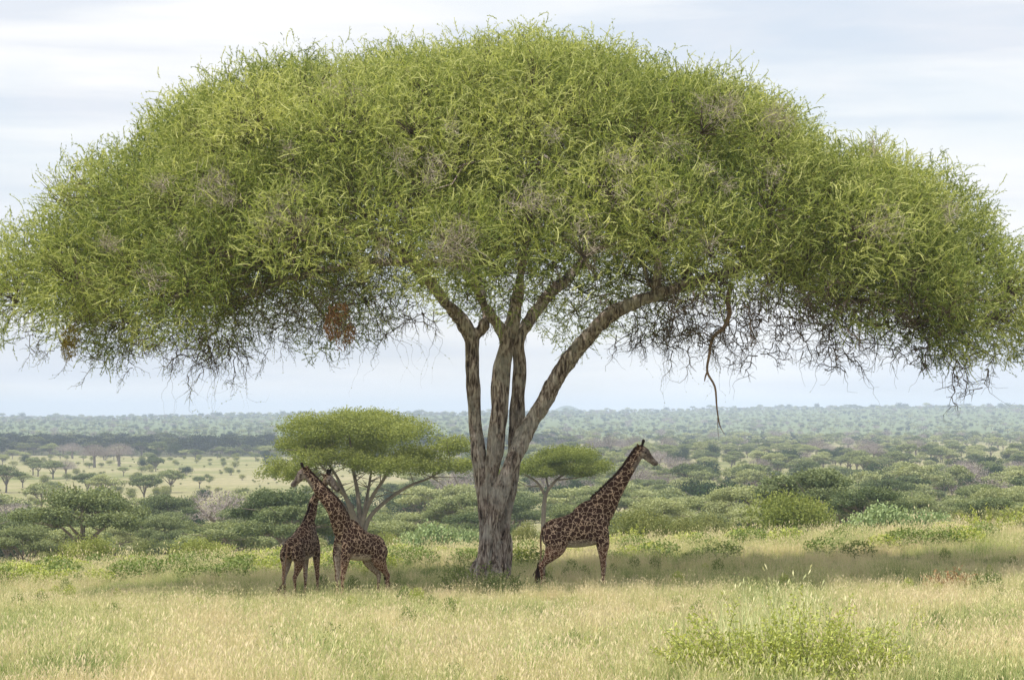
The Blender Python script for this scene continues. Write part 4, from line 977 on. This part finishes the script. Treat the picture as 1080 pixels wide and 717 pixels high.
# geometry-nodes scatter: one object of points, each carrying a picked mesh, a turn and a scale
def scatter(name, pts, idx, rot, scl, meshes, label, cat):
    colx = bpy.data.collections.new(name + '_sources')
    for i, me in enumerate(meshes):
        o_ = bpy.data.objects.new('%s_source_%02d' % (name, i), me); colx.objects.link(o_)
    me = bpy.data.meshes.new(name); me.vertices.add(len(pts)); me.vertices.foreach_set('co', np.asarray(pts, np.float32).ravel())
    a = me.attributes.new('pick', 'INT', 'POINT'); a.data.foreach_set('value', np.asarray(idx, np.int32))
    a = me.attributes.new('turn', 'FLOAT_VECTOR', 'POINT'); a.data.foreach_set('vector', np.asarray(rot, np.float32).ravel())
    a = me.attributes.new('size', 'FLOAT_VECTOR', 'POINT'); a.data.foreach_set('vector', np.asarray(scl, np.float32).ravel())
    o = link(name, me); tag(o, label, cat, kind='stuff')
    gn = bpy.data.node_groups.new(name, 'GeometryNodeTree')
    gn.interface.new_socket('Geometry', in_out='INPUT', socket_type='NodeSocketGeometry'); gn.interface.new_socket('Geometry', in_out='OUTPUT', socket_type='NodeSocketGeometry')
    gi = gn.nodes.new('NodeGroupInput'); go = gn.nodes.new('NodeGroupOutput')
    ci = gn.nodes.new('GeometryNodeCollectionInfo'); ci.inputs['Collection'].default_value = colx; ci.inputs['Separate Children'].default_value = True; ci.inputs['Reset Children'].default_value = True
    ip = gn.nodes.new('GeometryNodeInstanceOnPoints'); ip.inputs['Pick Instance'].default_value = True
    def na(nm, ty):
        n_ = gn.nodes.new('GeometryNodeInputNamedAttribute'); n_.data_type = ty; n_.inputs['Name'].default_value = nm; return n_.outputs['Attribute']
    L = gn.links.new
    L(gi.outputs[0], ip.inputs['Points']); L(ci.outputs[0], ip.inputs['Instance']); L(na('pick', 'INT'), ip.inputs['Instance Index'])
    L(na('turn', 'FLOAT_VECTOR'), ip.inputs['Rotation']); L(na('size', 'FLOAT_VECTOR'), ip.inputs['Scale']); L(ip.outputs[0], go.inputs[0])
    md = o.modifiers.new('scatter', 'NODES'); md.node_group = gn
    return o
src = []; off = {}
for k_ in ('acacia', 'dark', 'bush', 'pink'): off[k_] = len(src); src += far_m[k_]
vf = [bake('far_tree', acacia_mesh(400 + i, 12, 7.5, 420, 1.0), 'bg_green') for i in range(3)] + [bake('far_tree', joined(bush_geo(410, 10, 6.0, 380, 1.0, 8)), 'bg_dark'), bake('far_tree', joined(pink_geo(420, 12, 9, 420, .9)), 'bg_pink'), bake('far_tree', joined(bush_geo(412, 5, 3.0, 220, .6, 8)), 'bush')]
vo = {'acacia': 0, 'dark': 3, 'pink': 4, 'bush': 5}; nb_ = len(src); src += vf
pts = []; ix = []; ro = []; sc_ = []
for (x, Y, r, kind, rz) in rest:
    pts.append((x, Y, gz(x, Y))); s_ = 2 * r / base_w[kind]
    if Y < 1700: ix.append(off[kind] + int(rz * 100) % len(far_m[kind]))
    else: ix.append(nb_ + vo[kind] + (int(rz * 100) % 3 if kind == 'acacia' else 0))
    ro.append((0, 0, rz)); sc_.append((s_, s_, s_ * (.85 + .3 * ((rz * 7) % 1))))
scatter('far_woodland', pts, ix, ro, sc_, src, 'hazy mass of trees covering the far plain and the low ridge to the skyline', 'woodland')

# ------------------------------------------------------------------ meadow grass
def tuft(seed, n_, h0, h1, spread, wd, mat, lean=.35, heads=0.0, base=(.3, .9)):
    r_ = np.random.default_rng(seed); g_ = Geo()
    a = r_.uniform(0, 6.283, n_); q = np.sqrt(r_.uniform(size=n_)) * spread; b = np.stack([q * np.cos(a), q * np.sin(a), np.full(n_, -.08)], 1)
    h = r_.uniform(h0, h1, n_); dr = r_.uniform(0, 6.283, n_); le = np.abs(r_.normal(0, lean, n_))
    hz = np.stack([np.cos(dr), np.sin(dr), np.zeros(n_)], 1); v = r_.uniform(base[0], base[1], n_)
    S = np.stack([-np.sin(dr + r_.normal(0, .6, n_)), np.cos(dr), np.zeros(n_)], 1); prev = b; pw = wd * r_.uniform(.7, 1.2, n_)
    segs = 3; w0 = pw
    for s_ in range(1, segs + 1):
        t = s_ / segs; p = b + np.array((0, 0, 1.)) * (h * t)[:, None] + hz * (h * le * t * t)[:, None]; p[:, 2] -= h * le * .3 * t * t
        w1 = pw * (1 - t) ** .7 + .0006
        V = np.stack([prev - S * w0[:, None] / 2, prev + S * w0[:, None] / 2, p + S * w1[:, None] / 2, p - S * w1[:, None] / 2], 1)
        g_.add(V.reshape(-1, 3), np.arange(n_ * 4).reshape(n_, 4), np.repeat(v + .05 * t, 4)); prev = p; w0 = w1
    if heads:
        mk = r_.uniform(size=n_) < heads; quads(prev[mk] + np.array((0, 0, .03)), hz[mk] * .5 + np.array((0, 0, 1)), .11, .022, np.clip(v[mk] + .35, 0, 1), r_, g_)
    return g_.mesh('grass_tuft', M[mat])
tufts = [tuft(500 + i, 60, .35, .85, .34, .010, 'grass', .35, .35) for i in range(5)] + [tuft(510 + i, 50, .25, .6, .32, .013, 'grass', .5, .1, (.0, .45)) for i in range(3)] + [tuft(520 + i, 14, .75, 1.15, .40, .009, 'grass', .28, 1.0, (.45, 1.0)) for i in range(2)]
rg = np.random.default_rng(77)
def area_pts(y0, y1, dens):
    n_ = int(dens * (y1 - y0) * 2 * (.235 * y1 + 3)); Y = rg.uniform(y0, y1, n_); x = rg.uniform(-1, 1, n_) * (.235 * y1 + 3); k_ = np.abs(x) < .235 * Y + 3; return x[k_], Y[k_]
X1, Y1 = area_pts(43, 72, 9); X2, Y2 = area_pts(72, 118, 7); X3, Y3 = area_pts(118, 190, 1.2)
Xa = np.concatenate([X1, X2, X3]); Ya = np.concatenate([Y1, Y2, Y3]); n_ = len(Xa)
gap = (np.sin(Xa * 1.9 + Ya * .8) * np.sin(Ya * 1.3 - Xa * .6 + 2) > .55) & (rg.uniform(size=n_) < .6); Xa, Ya = Xa[~gap], Ya[~gap]; n_ = len(Xa)
greenish = (np.sin(Xa * .55 + Ya * .21) * np.sin(Ya * .33 - Xa * .13) + .25 * rg.normal(size=n_))
pick = np.where(rg.uniform(size=n_) < .18 + .35 * (greenish > .25), rg.integers(5, 8, n_), rg.integers(0, 5, n_))
pick = np.where(rg.uniform(size=n_) < .10, rg.integers(8, 10, n_), pick)
sz = rg.uniform(.55, 1.2, n_) * (1 + .12 * np.sin(Xa * .8 + 2) * np.cos(Ya * .5)); sz = np.where(Ya > 118, sz * 1.3, sz * np.interp(Ya, [52, 66, 84, 95], [1, .62, .55, .8]))
near_tree = np.hypot(Xa - T0[0], Ya - TD) < 1.0; sz[near_tree] *= .6
scatter('meadow_grass', np.stack([Xa, Ya, ground(Xa, Ya)], 1), pick, np.stack([rg.normal(0, .06, n_), rg.normal(0, .06, n_), rg.uniform(0, 6.28, n_)], 1), np.stack([sz * 1.1, sz * 1.1, sz], 1), tufts, 'knee-high straw and green grass covering the meadow under the tree', 'grass')
print('tufts', n_)

# ------------------------------------------------------------------ shrubs in the meadow
def stem_shrub(name, px, Y, W, H, n_stems, leafs, ll, lw, leafmat, label, cat='shrub', seed=1, var=.5, up=1.0, group=None, grass=0):
    r_ = np.random.default_rng(seed); g_ = Geo(); s_ = Geo(); x = px2x(px, Y)
    a = r_.uniform(0, 6.283, n_stems); q = np.sqrt(r_.uniform(size=n_stems)); b = np.stack([q * np.cos(a) * W * .30, q * np.sin(a) * W * .30, np.full(n_stems, -.05)], 1)
    h = H * r_.uniform(.3, 1.08, n_stems) * (1 - .35 * q * q) * (1 + .22 * np.sin(a * 3 + seed)); d = norm(np.stack([np.cos(a) * q * .6 * W / H / 1.4, np.sin(a) * q * .6 * W / H / 1.4, np.full(n_stems, up)], 1) + r_.normal(0, .19, (n_stems, 3)))
    steps = 8; p = b; dd = d.copy(); sl_ = h / steps
    for t in range(steps):
        dd = norm(dd + r_.normal(0, .10, (n_stems, 3))); e = p + dd * sl_[:, None]; rr = .007 * (1 - t / steps) + .002; frusta(p, e, rr, rr * .85, s_, 3)
        if t >= 1:
            for _ in range(leafs):
                dl = norm(dd * .6 + norm(r_.normal(size=(n_stems, 3)))); pp = p + (e - p) * r_.uniform(size=(n_stems, 1)); quads(pp + dl * ll * .55, dl, ll * r_.uniform(.6, 1.2, n_stems), lw * r_.uniform(.7, 1.2, n_stems), np.clip(var + .05 * t - .1 + r_.normal(0, .15, n_stems), 0, 1), r_, g_)
        p = e
    root = empty(name, (x, Y, gz(x, Y)), label, cat, group)
    link('foliage', g_.mesh('foliage', M[leafmat]), root); link('stems', s_.mesh('stems', M['bg_bark']), root)
    return root
stem_shrub('shrub', 497, 74.5, 2.5, 1.35, 60, 4, .075, .045, 'shrub_dull', 'leafy grey-green shrub growing in front of the big tree trunk', seed=2, var=.6)
stem_shrub('shrub', 532, 77.0, 1.2, .8, 26, 4, .07, .042, 'shrub_dull', 'low leafy shrub at the right foot of the big trunk', seed=3, var=.6)
stem_shrub('shrub', 830, 46.8, 4.7, 1.75, 520, 9, .09, .036, 'shrub', 'large bushy yellow-green shrub in the right foreground', seed=4, var=.58)
stem_shrub('shrub', 735, 48.5, 1.7, .95, 70, 6, .12, .055, 'shrub', 'low bright yellow-green shrub left of the large foreground shrub', seed=5, var=.75)
stem_shrub('shrub', 905, 49.5, 1.7, 1.3, 90, 4, .10, .022, 'shrub_dull', 'grassy blue-green shrub leaning against the right side of the large foreground shrub', seed=6, var=.75)
stem_shrub('shrub', 315, 53, 1.5, 1.0, 34, 4, .07, .03, 'shrub_dull', 'thin dark weedy shrub in the left foreground grass', seed=7, var=.45)
stem_shrub('shrub', 400, 51, 1.2, .8, 22, 3, .07, .028, 'shrub_dull', 'sparse weedy shrub right of the dark weed in the left foreground', seed=8, var=.55)
stem_shrub('shrub', 662, 108, 1.7, 1.3, 60, 6, .11, .06, 'shrub', 'small bright green bush at the meadow rim behind the right giraffe', seed=9, var=.5)
stem_shrub('shrub', 1000, 72, 1.6, .75, 60, 5, .08, .03, 'nest', 'reddish dry shrub in the grass at the right', seed=10, var=.6)
stem_shrub('shrub', 1042, 71, 1.1, .7, 36, 5, .07, .035, 'shrub_dull', 'small dark green shrub beside the reddish dry shrub at the right', seed=11, var=.3)
stem_shrub('shrub', 968, 55, .9, .9, 20, 4, .08, .03, 'shrub', 'thin upright yellow-green weed right of the large foreground shrub', seed=12, var=.8)
stem_shrub('shrub', 1052, 104, 3.0, 1.5, 70, 6, .12, .06, 'shrub', 'yellow-green bush on the grassy rise at the right edge', seed=13, var=.5)
# tall grass in and around the foreground shrub: each clump a thing
tall = [tuft(600 + i, 130, .7, 1.55, .42, .014, 'grass_green', .3, .25, (.35, 1.0)) for i in range(3)]
GL = ['tall green grass clump left of the large foreground shrub', 'tall green grass clump in front of the large foreground shrub', 'tall green grass clump right of the large foreground shrub', 'tall green grass clump behind the large foreground shrub', 'tall pale grass clump at the left end of the foreground shrubs', 'tall green grass clump in the middle of the large foreground shrub', 'tall grass clump standing highest at the top of the large foreground shrub', 'tall grass clump at the right end of the foreground shrubs', 'tall grass clump between the low bright shrub and the large one', 'lone tall grass clump in the left foreground', 'tall grass clump near the dark weed in the left foreground', 'tall grass clump at the bottom centre of the meadow']
for i, ((px, Y, s_), lab) in enumerate(zip(((770, 48.5, 1.0), (820, 47.5, .95), (900, 48.5, 1.0), (850, 52.5, 1.15), (715, 49, .8), (845, 50, 1.05), (810, 51.5, 1.2), (935, 49.5, .95), (790, 50, 1.1), (330, 50.5, .8), (300, 51.5, .75), (560, 48.6, .7)), GL)):
    x = px2x(px, Y); o_ = link('grass_clump', tall[i % 3], None, (x, Y, gz(x, Y))); o_.rotation_euler = (0, 0, i * 1.1); o_.scale = (s_ * 1.25, s_ * 1.25, s_ * 1.15); tag(o_, lab, 'grass clump', 'tall grass clumps in the foreground')
# low leafy herbs along the meadow rim: nobody could count them
herb = []
for i in range(3):
    g_ = Geo(); r_ = np.random.default_rng(700 + i); k_ = 420; v = norm(r_.normal(size=(k_, 3))) * (r_.uniform(.2, 1, k_) ** .5)[:, None]; p = v * np.array((.6, .6, .38)) + np.array((0, 0, .36)); p[:, 2] = np.abs(p[:, 2])
    quads(p, r_.normal(size=(k_, 3)), .11, .05, np.clip(.5 + .3 * v[:, 2] + r_.normal(0, .15, k_), 0, 1), r_, g_); herb.append(g_.mesh('herb', M['shrub' if i == 0 else 'shrub_dull']))
n_ = 620; Xh = rg.uniform(-27, 27, n_); Yh = rg.uniform(90, 112, n_); k_ = rg.uniform(size=n_) < np.where(Xh < -4, .95, .35) * (.4 + .6 * (np.sin(Xh * .9) * np.sin(Yh * .7 + Xh * .2) > -.2)); Xh, Yh = Xh[k_], Yh[k_]; n_ = len(Xh); s_ = rg.uniform(.6, 1.2, n_)
scatter('rim_herbs', np.stack([Xh, Yh, ground(Xh, Yh)], 1), rg.integers(0, 3, n_), np.stack([np.zeros(n_), np.zeros(n_), rg.uniform(0, 6, n_)], 1), np.stack([s_ * 1.2, s_ * 1.2, s_], 1), herb, 'low leafy herbs along the far rim of the meadow', 'ground cover')

n_ = 130; Yh = np.sqrt(rg.uniform(45 ** 2, 92 ** 2, n_)); Xh = rg.uniform(-1, 1, n_) * (.22 * Yh + 3); s_ = rg.uniform(.35, .8, n_)
scatter('meadow_herbs', np.stack([Xh, Yh, ground(Xh, Yh)], 1), rg.integers(0, 3, n_), np.stack([np.zeros(n_), np.zeros(n_), rg.uniform(0, 6, n_)], 1), np.stack([s_ * .5, s_ * .5, s_], 1), herb, 'scattered small green herbs standing among the meadow grass', 'herbs')

# ------------------------------------------------------------------ cloud (out of frame, its shadow darkens a band of the plain) and haze
parts = []; rk = np.random.default_rng(9)
CALT = 1500.0
off_ = np.array((sdir[0] / sdir[2] * CALT, sdir[1] / sdir[2] * CALT))
for i in range(90):
    px = rk.uniform(-150, 500); Y = rk.uniform(1850, 2650); x = px2x(px, Y)
    c = np.array((x + off_[0], Y + off_[1], CALT + rk.uniform(-20, 60))); parts.append(ellipsoid(c, (rk.uniform(60, 130), rk.uniform(120, 240), rk.uniform(40, 80)), 8))
n_ = 0; VV = []; QQ = []; TT = []
for V_, Q_, T_ in parts: VV.append(V_); QQ.append(Q_ + n_); TT.append(T_ + n_); n_ += len(V_)
cl = link('cloud', make_mesh('cloud', np.vstack(VV), [np.vstack(QQ), np.vstack(TT)], simple_mat('cloud_white', (.8, .8, .82), 1, .01, .05), smooth=True)); tag(cl, 'white cloud drifting above the plain, out of the picture', 'cloud', kind='structure')

hm = bpy.data.materials.new('haze'); hm.use_nodes = True; t = hm.node_tree; t.nodes.clear(); o = N(t, 'ShaderNodeOutputMaterial')
pv = N(t, 'ShaderNodeVolumePrincipled'); pv.inputs['Color'].default_value = (.67, .775, 1.0, 1); pv.inputs['Density'].default_value = HAZE_DENSITY; pv.inputs['Anisotropy'].default_value = 0.0
t.links.new(pv.outputs[0], o.inputs['Volume'])
zl = float(min(Zg.min(), HZ.min())) - 1.5; zh = 100.0
x0, x1, y0, y1 = -16400.0, 16400.0, -420.0, 16100.0
Vb = np.array([(x, y, z) for x in (x0, x1) for y in (y0, y1) for z in (zl, zh)])
Qb = np.array([(0, 1, 3, 2), (4, 6, 7, 5), (0, 4, 5, 1), (2, 3, 7, 6), (0, 2, 6, 4), (1, 5, 7, 3)])
hz_ = link('haze', make_mesh('haze', Vb, Qb, hm)); tag(hz_, 'pale blue haze lying over the plain', 'haze', kind='stuff')
